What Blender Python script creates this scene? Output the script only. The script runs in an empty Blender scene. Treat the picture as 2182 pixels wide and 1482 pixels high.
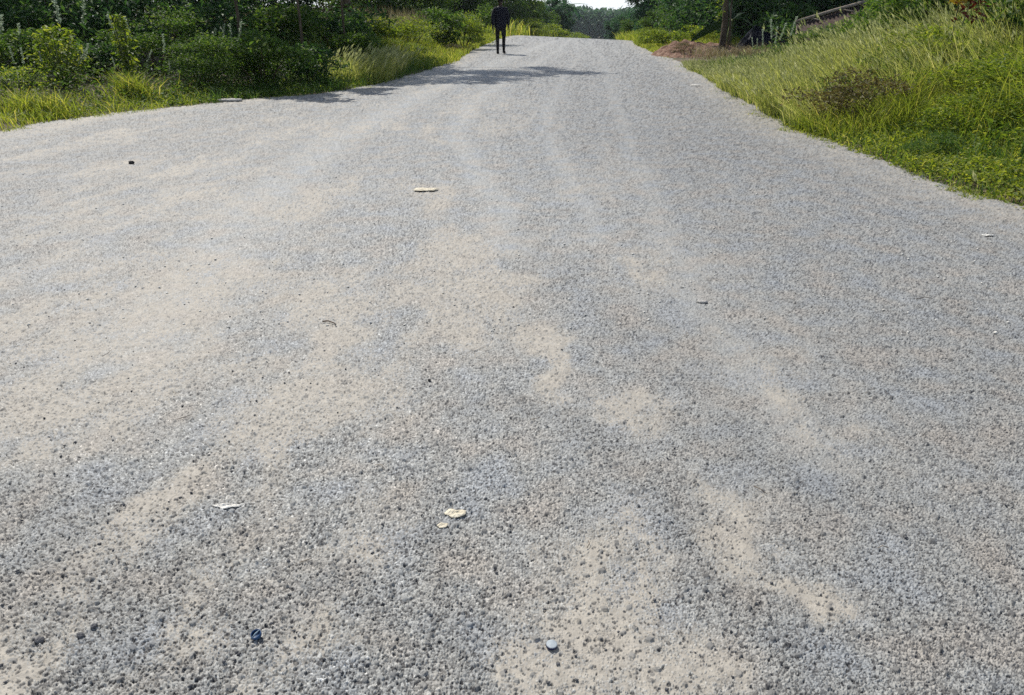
import bpy, math, random
import numpy as np
from mathutils import Vector, Matrix

R = math.radians
rng = np.random.default_rng(7)
random.seed(7)
sc = bpy.context.scene
col = sc.collection

# ------------------------------------------------------------------ camera
FPX, CAMH, PITCH = 1576.0, 1.3, R(24.18)
cd = bpy.data.cameras.new('camera'); cam = bpy.data.objects.new('camera', cd); col.objects.link(cam)
cd.sensor_width = 36.0; cd.lens = 36.0 * FPX / 2182.0
cd.clip_start = 0.05; cd.clip_end = 3000
cam.location = (0, 0, CAMH); cam.rotation_euler = (R(90) - PITCH, 0, 0)
sc.camera = cam
sc.cycles.use_denoising = False

# ------------------------------------------------------------------ light
SUN_EL = R(49)
SDX, SDY = -0.53, 0.848                      # horizontal direction towards the sun
w = bpy.data.worlds.new('World'); sc.world = w; w.use_nodes = True
nt = w.node_tree; bg = nt.nodes['Background']
sky = nt.nodes.new('ShaderNodeTexSky'); sky.sky_type = 'NISHITA'; sky.sun_disc = False
sky.sun_elevation = SUN_EL
sky.sun_rotation = math.atan2(SDX, SDY)
sky.air_density = 1.0; sky.dust_density = 1.2; sky.ozone_density = 1.0
tcw = nt.nodes.new('ShaderNodeTexCoord'); sep = nt.nodes.new('ShaderNodeSeparateXYZ'); nt.links.new(tcw.outputs['Generated'], sep.inputs[0])
mr = nt.nodes.new('ShaderNodeMapRange'); mr.interpolation_type = 'SMOOTHSTEP'          # bright milky air low in the sky
mr.inputs['From Min'].default_value = .30; mr.inputs['From Max'].default_value = .02; mr.inputs['To Min'].default_value = .12; mr.inputs['To Max'].default_value = .95
nt.links.new(sep.outputs['Z'], mr.inputs['Value'])
mxw = nt.nodes.new('ShaderNodeMix'); mxw.data_type = 'RGBA'; mxw.inputs[7].default_value = (9.0, 9.3, 9.6, 1)
nt.links.new(mr.outputs[0], mxw.inputs[0]); nt.links.new(sky.outputs[0], mxw.inputs[6])
nt.links.new(mxw.outputs[2], bg.inputs[0]); bg.inputs[1].default_value = 0.11
sd = bpy.data.lights.new('sun', 'SUN'); sun = bpy.data.objects.new('sun', sd); col.objects.link(sun)
sd.energy = 4.2; sd.angle = R(0.55); sd.color = (1.0, 0.955, 0.88)
tosun = Vector((SDX * math.cos(SUN_EL), SDY * math.cos(SUN_EL), math.sin(SUN_EL)))
sun.rotation_euler = tosun.to_track_quat('Z', 'Y').to_euler()
sun.location = (-20, 30, 40)
sc.view_settings.view_transform = 'Standard'; sc.view_settings.look = 'None'
sc.view_settings.exposure = 0.2; sc.view_settings.gamma = 1.0
sc.cycles.sample_clamp_indirect = 2.5; sc.cycles.max_bounces = 8; sc.cycles.transmission_bounces = 4; sc.cycles.transparent_max_bounces = 8
sc.cycles.caustics_reflective = False; sc.cycles.caustics_refractive = False

# ------------------------------------------------------------------ helpers
def gp(u, v, z=0.0):
    """point of the plane z seen in the photograph at (u, v)"""
    a = (u - 1091) / FPX; b = -(v - 741) / FPX
    dy = math.cos(PITCH) + b * math.sin(PITCH); dz = -math.sin(PITCH) + b * math.cos(PITCH)
    t = (z - CAMH) / dz
    return a * t, dy * t

def xz(u, v, y):
    """x and height of the point at ground distance y seen at (u, v)"""
    a = (u - 1091) / FPX; b = -(v - 741) / FPX
    dy = math.cos(PITCH) + b * math.sin(PITCH); dz = -math.sin(PITCH) + b * math.cos(PITCH)
    t = y / dy
    return a * t, CAMH + dz * t

_L = [(0, 285), (100, 262), (250, 243), (400, 228), (550, 212), (650, 205), (750, 192), (830, 175), (900, 155), (960, 135), (1000, 112), (1030, 97), (1060, 85), (1088, 77)]
_R = [(2182, 455), (2050, 415), (1850, 335), (1700, 275), (1600, 225), (1530, 190), (1495, 165), (1440, 130), (1385, 110), (1352, 92), (1345, 86)]
LE = np.array([(-30, -16), (0, -12.5), (4, -9.5), (7, -7.4)] + [gp(*p)[::-1] for p in _L] + [(66, 1.8), (80, 5), (100, 9), (130, 14), (260, 40)])
RE = np.array([(-30, 3.7), (0, 3.7)] + [gp(*p)[::-1] for p in _R] + [(53, 7.0), (62, 8.2), (80, 11), (100, 14.8), (130, 20.5), (260, 47)])
def hsh(i, j, k=0):
    n = (i.astype(np.int64) * 374761393 + j.astype(np.int64) * 668265263 + k * 974634777) & 0xffffffff
    n = ((n ^ (n >> 13)) * 1274126177) & 0xffffffff
    n = ((n ^ (n >> 16)) * 2246822519) & 0xffffffff
    return ((n ^ (n >> 15)) & 0xffffff) / float(0xffffff)
def vn(x, y, s, k=0):
    x = np.asarray(x, float) / s; y = np.asarray(y, float) / s
    i = np.floor(x); j = np.floor(y); fx = x - i; fy = y - j
    fx = fx * fx * (3 - 2 * fx); fy = fy * fy * (3 - 2 * fy)
    a = hsh(i, j, k); b = hsh(i + 1, j, k); c = hsh(i, j + 1, k); d = hsh(i + 1, j + 1, k)
    return (a * (1 - fx) + b * fx) * (1 - fy) + (c * (1 - fx) + d * fx) * fy
def fbm(x, y, s, k=0, o=4):
    t = 0; a = 1; n = 0
    for q in range(o):
        t = t + a * vn(x, y, s / 2 ** q, k + q * 11); n += a; a *= .55
    return t / n
def sstep(a, b, x):
    t = np.clip((np.asarray(x, float) - a) / (b - a), 0, 1); return t * t * (3 - 2 * t)
def wob(x, y):
    return (fbm(x, y, .12, 15, 2) - .5) * .10 + (fbm(x, y, .5, 5) - .5) * .24 + (fbm(x, y, 3.5, 9) - .5) * .25
def edge(x, y):
    """signed distance outside the carriageway (negative on it)"""
    l = np.interp(y, LE[:, 0], LE[:, 1]); r = np.interp(y, RE[:, 0], RE[:, 1])
    return np.maximum((l - x) * .88, x - r) + wob(x, y)
def base(x, y):
    x = np.asarray(x, float); y = np.asarray(y, float)
    y0 = 51.0 - 1.9 * np.clip(x - 1.5, -3, 7)
    t = np.clip(y - y0, 0, None)
    d = np.where(t < 18, .00144 * t * t, .00144 * 324 + (t - 18) * .0518)
    d = 16 * (1 - np.exp(-d / 16))
    return -d
def gz(x, y):
    """height of the natural ground beside the road"""
    x = np.asarray(x, float); y = np.asarray(y, float)
    e = edge(x, y); b = base(x, y)
    r = np.interp(y, RE[:, 0], RE[:, 1])
    right = (x > r - 1)
    rise = np.where(right, .62 * sstep(.3, 5.5, e) * (1 - .85 * sstep(15, 23, y)) + .30 * sstep(6, 16, e),
                    .22 * sstep(.3, 3, e) + .3 * sstep(4, 14, e))
    far = sstep(48, 60, y)
    rise = np.where(right, rise, rise * (1 + far * .9))
    rough = (fbm(x, y, 1.1, 3) - .5) * .14 * sstep(.1, .9, e) + (fbm(x, y, .25, 13) - .5) * .04 * sstep(0, .4, e)
    return b - .05 + .055 * sstep(-.3, .12, e) + rise + rough

def mesh_obj(name, V, F, mat=None, parent=None, attrs=None, smooth=True, loops=None):
    V = np.asarray(V, np.float32)
    me = bpy.data.meshes.new(name)
    if isinstance(F, np.ndarray):
        k = F.shape[1]; nf = len(F)
        me.vertices.add(len(V)); me.vertices.foreach_set('co', V.ravel())
        me.loops.add(nf * k); me.loops.foreach_set('vertex_index', F.astype(np.int32).ravel())
        me.polygons.add(nf); me.polygons.foreach_set('loop_start', np.arange(0, nf * k, k, dtype=np.int32))
        me.polygons.foreach_set('loop_total', np.full(nf, k, np.int32))
    else:
        me.from_pydata([tuple(map(float, v)) for v in V], [], F)
    if attrs:
        for an, av in attrs.items():
            a = me.attributes.new(an, 'FLOAT', 'POINT'); a.data.foreach_set('value', np.asarray(av, np.float32))
    me.update(calc_edges=True)
    me.polygons.foreach_set('use_smooth', np.full(len(me.polygons), bool(smooth)))
    if mat: me.materials.append(mat)
    o = bpy.data.objects.new(name, me); col.objects.link(o)
    if parent: o.parent = parent
    return o
def tag(o, label=None, cat=None, group=None, kind=None):
    if label: o['label'] = label
    if cat: o['category'] = cat
    if group: o['group'] = group
    if kind: o['kind'] = kind
    return o
def empty(name, loc, rz=0, label=None, cat=None, group=None):
    o = bpy.data.objects.new(name, None); col.objects.link(o)
    o.location = loc; o.rotation_euler = (0, 0, rz); o.empty_display_size = .2
    return tag(o, label, cat, group)
def copy_tree(o, parent=None):
    c = o.copy(); col.objects.link(c); c.parent = parent
    for ch in [q for q in bpy.data.objects if q.parent == o]:
        copy_tree(ch, c)
    return c

class MB:
    def __init__(s): s.v = []; s.f = []
    def tube(s, pts, rad, n=8, cap=True, flat=1.0):
        pts = [Vector(p) for p in pts]; b = len(s.v); m = len(pts)
        for i, p in enumerate(pts):
            d = (pts[min(i + 1, m - 1)] - pts[max(i - 1, 0)]).normalized()
            q = Vector((0, 0, 1)).cross(d)
            if q.length < .05: q = Vector((1, 0, 0))
            q.normalize(); r = d.cross(q)
            for k in range(n):
                a = 2 * math.pi * k / n
                s.v.append(tuple(p + (q * math.cos(a) + r * math.sin(a) * flat) * rad[i]))
        for i in range(m - 1):
            for k in range(n):
                s.f.append((b + i * n + k, b + i * n + (k + 1) % n, b + (i + 1) * n + (k + 1) % n, b + (i + 1) * n + k))
        if cap:
            s.f.append(tuple(b + k for k in range(n))[::-1]); s.f.append(tuple(b + (m - 1) * n + k for k in range(n)))
    def blob(s, c, r, k=0, n=9, m=6, j=.18):
        b = len(s.v); c = Vector(c)
        for i in range(m + 1):
            t = math.pi * i / m
            for q in range(n):
                a = 2 * math.pi * q / n
                jj = 1 + (random.random() - .5) * 2 * j
                s.v.append((c.x + r[0] * math.sin(t) * math.cos(a) * jj, c.y + r[1] * math.sin(t) * math.sin(a) * jj, c.z + r[2] * math.cos(t) * (jj if 0 < i < m else 1)))
        for i in range(m):
            for q in range(n):
                s.f.append((b + i * n + q, b + (i + 1) * n + q, b + (i + 1) * n + (q + 1) % n, b + i * n + (q + 1) % n))
    def build(s, name, mat, parent=None, smooth=True):
        return mesh_obj(name, s.v, s.f, mat, parent, smooth=smooth)

# ------------------------------------------------------------------ materials
def newmat(name):
    m = bpy.data.materials.new(name); m.use_nodes = True
    return m, m.node_tree, m.node_tree.nodes, m.node_tree.links, m.node_tree.nodes['Principled BSDF']
def ramp(N, L, src, stops):
    r = N.new('ShaderNodeValToRGB'); L.new(src, r.inputs[0])
    e = r.color_ramp.elements
    while len(e) < len(stops): e.new(.5)
    for q, (p, c) in zip(e, stops): q.position = p; q.color = (*c, 1)
    return r.outputs[0]
def leafmat(name, stops, trans=.45, rough=.55, spec=.22, tboost=1.5, tcol=(1.16, 1.10, .58)):
    m, t, N, L, P = newmat(name)
    a = N.new('ShaderNodeAttribute'); a.attribute_name = 'rnd'
    c = ramp(N, L, a.outputs['Fac'], stops)
    L.new(c, P.inputs['Base Color']); P.inputs['Roughness'].default_value = rough
    P.inputs['Specular IOR Level'].default_value = spec
    tr = N.new('ShaderNodeBsdfTranslucent')
    mm = N.new('ShaderNodeMix'); mm.data_type = 'RGBA'; mm.blend_type = 'MULTIPLY'; mm.inputs[0].default_value = 1
    L.new(c, mm.inputs[6]); mm.inputs[7].default_value = (tcol[0] * tboost, tcol[1] * tboost, tcol[2] * tboost, 1)
    L.new(mm.outputs[2], tr.inputs[0])
    mx = N.new('ShaderNodeMixShader'); mx.inputs[0].default_value = trans
    L.new(P.outputs[0], mx.inputs[1]); L.new(tr.outputs[0], mx.inputs[2])
    L.new(mx.outputs[0], N['Material Output'].inputs[0])
    return m
def noisemat(name, c1, c2, scale=5, rough=.85, bump=.3, bscale=20, c3=None, stretch=None):
    m, t, N, L, P = newmat(name)
    tc = N.new('ShaderNodeTexCoord'); src = tc.outputs['Object']
    if stretch:
        mp = N.new('ShaderNodeMapping'); mp.inputs['Scale'].default_value = stretch; L.new(src, mp.inputs[0]); src = mp.outputs[0]
    n = N.new('ShaderNodeTexNoise'); n.inputs['Scale'].default_value = scale; n.inputs['Detail'].default_value = 7; L.new(src, n.inputs[0])
    st = [(.32, c1), (.68, c2)] if not c3 else [(.28, c1), (.5, c2), (.72, c3)]
    L.new(ramp(N, L, n.outputs[0], st), P.inputs['Base Color'])
    P.inputs['Roughness'].default_value = rough; P.inputs['Specular IOR Level'].default_value = .3
    n2 = N.new('ShaderNodeTexNoise'); n2.inputs['Scale'].default_value = bscale; n2.inputs['Detail'].default_value = 5; L.new(src, n2.inputs[0])
    b = N.new('ShaderNodeBump'); b.inputs['Strength'].default_value = bump; b.inputs['Distance'].default_value = .05
    L.new(n2.outputs[0], b.inputs['Height']); L.new(b.outputs[0], P.inputs['Normal'])
    return m

M = {}
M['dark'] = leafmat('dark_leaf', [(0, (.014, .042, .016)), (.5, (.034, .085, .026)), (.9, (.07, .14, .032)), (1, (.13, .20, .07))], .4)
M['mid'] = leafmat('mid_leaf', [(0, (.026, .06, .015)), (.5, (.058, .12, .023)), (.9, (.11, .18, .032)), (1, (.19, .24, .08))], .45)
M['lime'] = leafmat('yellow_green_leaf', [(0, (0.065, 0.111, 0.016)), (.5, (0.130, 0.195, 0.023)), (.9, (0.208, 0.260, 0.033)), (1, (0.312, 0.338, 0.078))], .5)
M['blue'] = leafmat('blue_green_leaf', [(0, (.018, .05, .03)), (.5, (.035, .085, .045)), (.9, (.07, .13, .06)), (1, (.14, .2, .11))], .4, tcol=(1, 1.2, .75))
M['deep'] = leafmat('dull_shade_dark_leaf', [(0, (.006, .016, .008)), (1, (.014, .034, .012))], .12, rough=.75, spec=.1)  # near-black leaf colour stands in for the shade inside the left wood
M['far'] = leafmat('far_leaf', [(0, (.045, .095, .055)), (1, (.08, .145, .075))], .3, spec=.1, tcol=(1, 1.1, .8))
M['grass'] = leafmat('grass_blade', [(0, (0.097, 0.138, 0.022)), (.5, (0.166, 0.221, 0.034)), (.85, (0.262, 0.290, 0.055)), (1, (0.414, 0.373, 0.138))], .5, rough=.6, tboost=1.8)
M['gshade'] = leafmat('shaded_grass_blade', [(0, (0.025, 0.062, 0.018)), (.5, (0.056, 0.119, 0.027)), (1, (0.125, 0.200, 0.050))], .45, rough=.6)  # darker copy of the grass colour, for blades standing in shade
M['tall'] = leafmat('tall_grass_blade', [(0, (0.100, 0.131, 0.037)), (.45, (0.213, 0.237, 0.069)), (.8, (0.338, 0.338, 0.125)), (1, (0.500, 0.450, 0.237))], .5, rough=.6, tcol=(1.1, 1.12, .7), tboost=1.9)
M['seed'] = leafmat('grass_seed_head', [(0, (0.220, 0.242, 0.099)), (.6, (0.341, 0.363, 0.165)), (1, (0.484, 0.473, 0.275))], .45, rough=.7, tcol=(1, 1.02, .8), tboost=1.2)
M['cover'] = leafmat('creeping_leaf', [(0, (0.068, 0.115, 0.014)), (.5, (0.162, 0.216, 0.024)), (.9, (0.257, 0.297, 0.038)), (1, (0.446, 0.432, 0.121))], .5)
M['brown'] = leafmat('dry_brown_leaf', [(0, (.05, .042, .018)), (.5, (.10, .085, .03)), (.9, (.17, .15, .055)), (1, (.26, .24, .12))], .3, tcol=(1.1, 1, .7))
M['straw'] = leafmat('dry_straw', [(0, (.15, .12, .06)), (.6, (.25, .21, .12)), (1, (.38, .34, .22))], .3, tcol=(1, 1, .8))
M['spike'] = leafmat('pale_flower_spike', [(0, (.18, .25, .17)), (1, (.46, .52, .42))], .35, tcol=(1, 1, .9))
M['white'] = leafmat('white_petal', [(0, (.6, .6, .52)), (1, (.8, .8, .74))], .3, tcol=(1, 1, 1), tboost=1)
M['croton'] = leafmat('red_and_yellow_leaf', [(0, (.06, .018, .012)), (.45, (.13, .03, .018)), (.55, (.40, .28, .03)), (1, (.55, .42, .05))], .3, tboost=1, tcol=(1.1, 1, .5))
M['bark'] = noisemat('bark', (.035, .026, .018), (.12, .09, .06), 9, .9, .8, 30, stretch=(1, 1, .25))
M['palebark'] = noisemat('grey_brown_bark', (.06, .042, .028), (.17, .13, .09), 7, .9, .8, 26, stretch=(1, 1, .25))
M['stem'] = noisemat('green_stem', (.05, .07, .02), (.12, .14, .05), 9, .7, .3, 30)
M['skin'] = noisemat('dark_skin', (.035, .02, .014), (.05, .03, .02), 6, .5, .05)
M['hair'] = noisemat('black_hair', (.006, .005, .005), (.014, .012, .011), 60, .8, .6, 120)
M['jacket'] = noisemat('navy_cloth', (.004, .0045, .012), (.007, .008, .018), 14, .85, .5, 18)
M['trouser'] = noisemat('black_cloth', (.006, .006, .007), (.013, .012, .013), 14, .85, .5, 18)
M['shoe'] = noisemat('black_shoe', (.008, .007, .007), (.02, .018, .017), 20, .5, .2)
M['wood'] = noisemat('weathered_wood', (.20, .16, .12), (.40, .34, .27), 8, .85, .5, 40, stretch=(.3, 3, 3))
M['rust'] = noisemat('rusty_sheet', (.02, .015, .013), (.07, .05, .042), 5, .9, .3, 20, c3=(.045, .042, .042))
M['rust'].node_tree.nodes['Principled BSDF'].inputs['Specular IOR Level'].default_value = .1
M['tarp'] = noisemat('black_plastic', (.004, .005, .010), (.009, .010, .018), 4, .5, .3, 9)
M['tarp'].node_tree.nodes['Principled BSDF'].inputs['Specular IOR Level'].default_value = .06
M['capb'] = noisemat('blue_plastic', (.012, .045, .12), (.025, .075, .17), 30, .35, .1)
M['capp'] = noisemat('highlight_pale_blue', (.16, .24, .31), (.26, .33, .38), 40, .45, .1)  # pale colour of the painted highlight across the open cap
M['capf'] = noisemat('faded_grey_plastic', (.27, .31, .34), (.38, .42, .44), 60, .5, .15)
M['egrav'] = noisemat('edge_stone', (.22, .20, .17), (.55, .50, .44), 9, .85, .3, 60)
M['navy'] = noisemat('navy_plastic', (.012, .014, .06), (.02, .024, .09), 30, .4, .1)
M['paper'] = noisemat('white_paper', (.55, .53, .48), (.78, .76, .70), 40, .8, .4, 80)
M['cream'] = noisemat('cream_scrap', (.50, .44, .32), (.72, .66, .52), 40, .8, .4, 80)
M['stone'] = noisemat('flat_grey_stone', (.30, .29, .27), (.5, .48, .45), 50, .8, .3, 120)
M['dstone'] = noisemat('dark_stone', (.02, .019, .018), (.05, .047, .044), 50, .8, .3, 120)
M['gstone'] = noisemat('grey_stone', (.06, .06, .065), (.16, .16, .165), 40, .8, .4, 120)
M['twig'] = noisemat('brown_twig', (.05, .035, .025), (.13, .09, .06), 60, .8, .3, 120)

# road: tar, stone chippings and dust (the three masks come with the mesh)
def roadmat():
    m, t, N, L, P = newmat('chip_seal')
    def attr(n):
        a = N.new('ShaderNodeAttribute'); a.attribute_name = n; return a.outputs['Fac']
    def mix(f, a, b, bt='MIX'):
        x = N.new('ShaderNodeMix'); x.data_type = 'RGBA'; x.blend_type = bt
        for s, val in ((0, f), (6, a), (7, b)):
            if isinstance(val, (int, float)): x.inputs[s].default_value = val
            elif isinstance(val, tuple): x.inputs[s].default_value = (*val, 1)
            else: L.new(val, x.inputs[s])
        return x.outputs[2]
    st = ramp(N, L, attr('chip'), [(0, (.055, .055, .058)), (.08, (.14, .14, .14)), (.2, (.25, .25, .246)), (.75, (.375, .37, .357)), (.95, (.53, .52, .50)), (1, (.82, .80, .77))])
    tc = N.new('ShaderNodeTexCoord')
    n = N.new('ShaderNodeTexNoise'); n.inputs['Scale'].default_value = 4.5; n.inputs['Detail'].default_value = 5; L.new(tc.outputs['Object'], n.inputs[0])
    tint = ramp(N, L, n.outputs[0], [(.34, (.92, .985, 1.05)), (.5, (.98, 1.0, .98)), (.66, (1.06, 1.0, .92))])
    st = mix(1.0, st, tint, 'MULTIPLY')
    n3 = N.new('ShaderNodeTexNoise'); n3.inputs['Scale'].default_value = 260; n3.inputs['Detail'].default_value = 2; L.new(tc.outputs['Object'], n3.inputs[0])
    sp = ramp(N, L, n3.outputs[0], [(.3, (.82, .82, .82)), (.7, (1.18, 1.18, 1.18))])
    st = mix(1.0, st, sp, 'MULTIPLY')
    c = mix(attr('gap'), st, (.035, .035, .038))
    nd = N.new('ShaderNodeTexNoise'); nd.inputs['Scale'].default_value = 40; nd.inputs['Detail'].default_value = 6; L.new(tc.outputs['Object'], nd.inputs[0])
    du = ramp(N, L, nd.outputs[0], [(.3, (.285, .26, .218)), (.7, (.41, .375, .315))])
    c = mix(attr('dust'), c, du)
    L.new(c, P.inputs['Base Color']); P.inputs['Roughness'].default_value = .72; P.inputs['Specular IOR Level'].default_value = .4
    b = N.new('ShaderNodeBump'); b.inputs['Strength'].default_value = .35; b.inputs['Distance'].default_value = .002
    L.new(n3.outputs[0], b.inputs['Height']); L.new(b.outputs[0], P.inputs['Normal'])
    return m
M['road'] = roadmat()

def dirtmat():
    m, t, N, L, P = newmat('earth')
    tc = N.new('ShaderNodeTexCoord')
    a = N.new('ShaderNodeTexNoise'); a.inputs['Scale'].default_value = .8; a.inputs['Detail'].default_value = 8; L.new(tc.outputs['Object'], a.inputs[0])
    b_ = N.new('ShaderNodeTexNoise'); b_.inputs['Scale'].default_value = 30; b_.inputs['Detail'].default_value = 6; L.new(tc.outputs['Object'], b_.inputs[0])
    c1 = ramp(N, L, a.outputs[0], [(.35, (.06, .055, .025)), (.6, (.15, .115, .075))])
    c2 = ramp(N, L, b_.outputs[0], [(.3, (.6, .6, .6)), (.7, (1.3, 1.3, 1.3))])
    x = N.new('ShaderNodeMix'); x.data_type = 'RGBA'; x.blend_type = 'MULTIPLY'; x.inputs[0].default_value = 1
    L.new(c1, x.inputs[6]); L.new(c2, x.inputs[7]); L.new(x.outputs[2], P.inputs['Base Color'])
    P.inputs['Roughness'].default_value = .95
    b = N.new('ShaderNodeBump'); b.inputs['Strength'].default_value = .7; b.inputs['Distance'].default_value = .03
    L.new(b_.outputs[0], b.inputs['Height']); L.new(b.outputs[0], P.inputs['Normal'])
    return m
M['dirt'] = dirtmat()
M['mound'] = noisemat('red_brown_earth', (.06, .032, .022), (.19, .105, .07), 6, .95, .9, 22, c3=(.36, .25, .18))

# ------------------------------------------------------------------ ground sheet
def grid(xs, ys, zf):
    X, Y = np.meshgrid(xs, ys); Z = zf(X, Y)
    V = np.stack([X, Y, Z], -1).reshape(-1, 3)
    nx, ny = len(xs), len(ys); I = np.arange(nx * ny).reshape(ny, nx)
    F = np.stack([I[:-1, :-1], I[:-1, 1:], I[1:, 1:], I[1:, :-1]], -1).reshape(-1, 4)
    return V, F, X, Y
def spaced(lim, near, n, far):
    a = np.linspace(0, near, n); k = np.geomspace(1, far / near, lim)[1:] * near
    return np.concatenate([a, k])
sx = spaced(40, 16, 150, 900)
xs = np.concatenate([-sx[::-1][:-1], sx]) + 0.5
ys = np.concatenate([-np.geomspace(20, 400, 12)[::-1], np.linspace(-18, 60, 520), np.geomspace(60.5, 1500, 60)])
V, F, X, Y = grid(xs, ys, gz)
mesh_obj('ground', V, F, M['dirt'])['kind'] = 'structure'

# ------------------------------------------------------------------ road surface
# dust lies where the photograph shows it: patches on the ground, and worn wheel paths
DUST = [(400, 620, .75, .55, .9), (250, 690, .5, .5, .9), (150, 850, .45, .35, .75), (690, 640, .22, .5, 1.3), (430, 450, .7, .5, .6), (290, 575, .35, .35, .9),
        (660, 425, .25, .7, .8), (650, 880, .26, .32, 1.4), (520, 800, .3, .3, .7), (1030, 600, .26, .7, 1.3), (1190, 765, .08, .40, 1.4), (1150, 720, .10, .3, .6), (1390, 890, .14, .22, .7),
        (1260, 1230, .2, .2, 1.15), (1330, 1340, .13, .16, 1.0), (1600, 1180, .12, .24, .75), (1690, 1260, .1, .12, .7), (1780, 1330, .09, .10, .8), (1180, 1420, .10, .09, 1.3), (1300, 1430, .13, .08, .6),
        (300, 1250, .14, .14, .55), (80, 1400, .16, .12, .6), (560, 960, .25, .2, .7), (200, 1120, .2, .2, .45), (730, 1230, .09, .12, .55), (680, 1430, .12, .07, .5), (340, 360, .8, .9, .55),
        (120, 640, .4, .5, .6), (850, 860, .2, .2, .5), (1550, 790, .25, .4, .45), (1800, 950, .15, .25, .35), (600, 280, 1.6, 1.5, .4), (930, 420, .3, .6, .55), (1330, 590, .35, .5, .4),
        (1500, 800, .12, .5, .5), (820, 1130, .12, .12, .5), (480, 1330, .12, .1, .55), (1100, 1160, .07, .1, .5)]
PATHS = [([(1215, 84), (1190, 108), (1090, 165), (1000, 225), (968, 290), (1010, 370), (1070, 460), (1095, 540)], .14, .50),
         ([(1255, 90), (1290, 140), (1310, 220), (1350, 330), (1400, 460), (1520, 700), (1740, 1000)], .10, .25), ([(1225, 84), (1235, 120), (1180, 200), (1160, 280), (1210, 380), (1290, 520)], .09, .3),
         ([(1180, 88), (1060, 135), (900, 205), (720, 300), (560, 430), (420, 600), (300, 750)], .3, .5)]
DARK = [([(1000, 880), (1200, 900), (1430, 1080), (1560, 1260), (1660, 1400), (1700, 1480)], .09, .9),
        ([(940, 1180), (960, 1300), (1040, 1480)], .08, .8), ([(1090, 470), (1200, 600), (1420, 760), (1600, 980), (1750, 1100)], .16, .6),
        ([(0, 1050), (150, 1180), (330, 1300), (360, 1480)], .18, .6), ([(520, 1290), (640, 1320), (760, 1370)], .10, .6)]
def seglen(X, Y, pts):
    d = np.full(X.shape, 1e9)
    P = [gp(*p) for p in pts]
    for (ax, ay), (bx, by) in zip(P[:-1], P[1:]):
        vx, vy = bx - ax, by - ay; t = np.clip(((X - ax) * vx + (Y - ay) * vy) / (vx * vx + vy * vy), 0, 1)
        d = np.minimum(d, np.hypot(X - ax - t * vx, Y - ay - t * vy))
    return d
def dustfield(X, Y):
    D = np.zeros(X.shape)
    wx = X + (fbm(X, Y, .3, 21) - .5) * .35; wy = Y + (fbm(X, Y, .4, 22) - .5) * .6
    for u, v, sx_, sy_, a in DUST:
        cx, cy = gp(u, v)
        D = np.maximum(D, a * np.exp(-(((wx - cx) / sx_) ** 2 + ((wy - cy) / sy_) ** 2)))
    K = np.zeros(X.shape)
    for pts, wd, a in DARK:
        K = np.maximum(K, a * np.exp(-(seglen(wx, wy, pts) / wd) ** 2))
    # tyre streaks: the dust is combed along the line of travel, which swings in from the left
    a = X - .55 * np.log1p(np.clip(Y, 0, None)) * .6 + .16 * np.clip(X, -3, 3) * 0 + .10 * (fbm(X, Y, 2.5, 35) - .5)
    st = fbm(a / .20, Y / .75, 1.0, 32, 4); st2 = fbm(a / .55, Y / 2.6, 1.0, 36, 3)
    left = sstep(1.6, -1.2, X / (1 + .12 * np.clip(Y, 0, 20)))
    amb = (.08 + .40 * left) * sstep(.44, .72, .55 * st + .45 * st2) * 1.5
    brk = sstep(.34, .60, fbm(X, Y * .7, .11, 37, 4))
    D = D * (.85 + .75 * sstep(.38, .64, st)) * (.5 + .65 * brk) + amb * (.6 + .6 * brk)
    D = D + .10 * (fbm(X, Y * .45, .9, 31) - .5) + .55 * sstep(-1.1, -.02, edge(X, Y)) * (.5 + .8 * fbm(X, Y, .3, 38))
    return np.clip(D * (1 - .8 * K), 0, 1), K
def polish(X, Y):
    D = np.zeros(X.shape); wx = X + (fbm(X, Y, .5, 24) - .5) * .2
    for pts, wd, a in PATHS:
        q = seglen(wx, Y, pts); D = np.maximum(D, a * np.exp(-(q / wd) ** 2) + a * .22 * np.exp(-((q - 2.6 * wd) / (.8 * wd)) ** 2))
    return D * (.6 + .8 * fbm(X, Y, .35, 25))
def roadz(X, Y):
    e = edge(X, Y)
    return base(X, Y) + .02 * (fbm(X, Y, 2.5, 41) - .5) + .012 - .10 * sstep(-.02, .45, e)
def stones(X, Y, s, k):
    """rounded chippings on a jittered lattice: height, id and how deep in the gap"""
    i0 = np.floor(X / s); j0 = np.floor(Y / s)
    H = np.full(X.shape, -1.0); ID = np.zeros(X.shape)
    for di in (-1, 0, 1):
        for dj in (-1, 0, 1):
            i = i0 + di; j = j0 + dj
            cx = (i + .15 + .7 * hsh(i, j, k)) * s; cy = (j + .15 + .7 * hsh(i, j, k + 1)) * s
            r = s * (.36 + .30 * hsh(i, j, k + 2) ** 1.3); hh = .55 + .6 * hsh(i, j, k + 3)
            a = hsh(i, j, k + 4) * 3.14; dx = X - cx; dy = Y - cy
            u = (dx * np.cos(a) + dy * np.sin(a)) / r; v = (-dx * np.sin(a) + dy * np.cos(a)) / (r * (.65 + .35 * hsh(i, j, k + 5)))
            w1 = u * .8 + v * .6
            q = 1 - np.maximum(np.maximum(np.abs(u) ** 2, np.abs(v) ** 2), np.abs(w1) * (.7 + .5 * hsh(i, j, k + 7)))      # broken, many-sided
            tx_ = (hsh(i, j, k + 8) - .5) * .7; ty_ = (hsh(i, j, k + 9) - .5) * .7
            h = (np.clip(q * 2.6, 0, 1) ** .6) * hh * np.clip(1 + tx_ * u + ty_ * v, .2, 2)
            m = (h > H) & (q > 0); H[m] = h[m]; ID[m] = hsh(i, j, k + 6)[m]
    gap = H < 0
    return np.where(gap, 0, H), ID, gap
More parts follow.
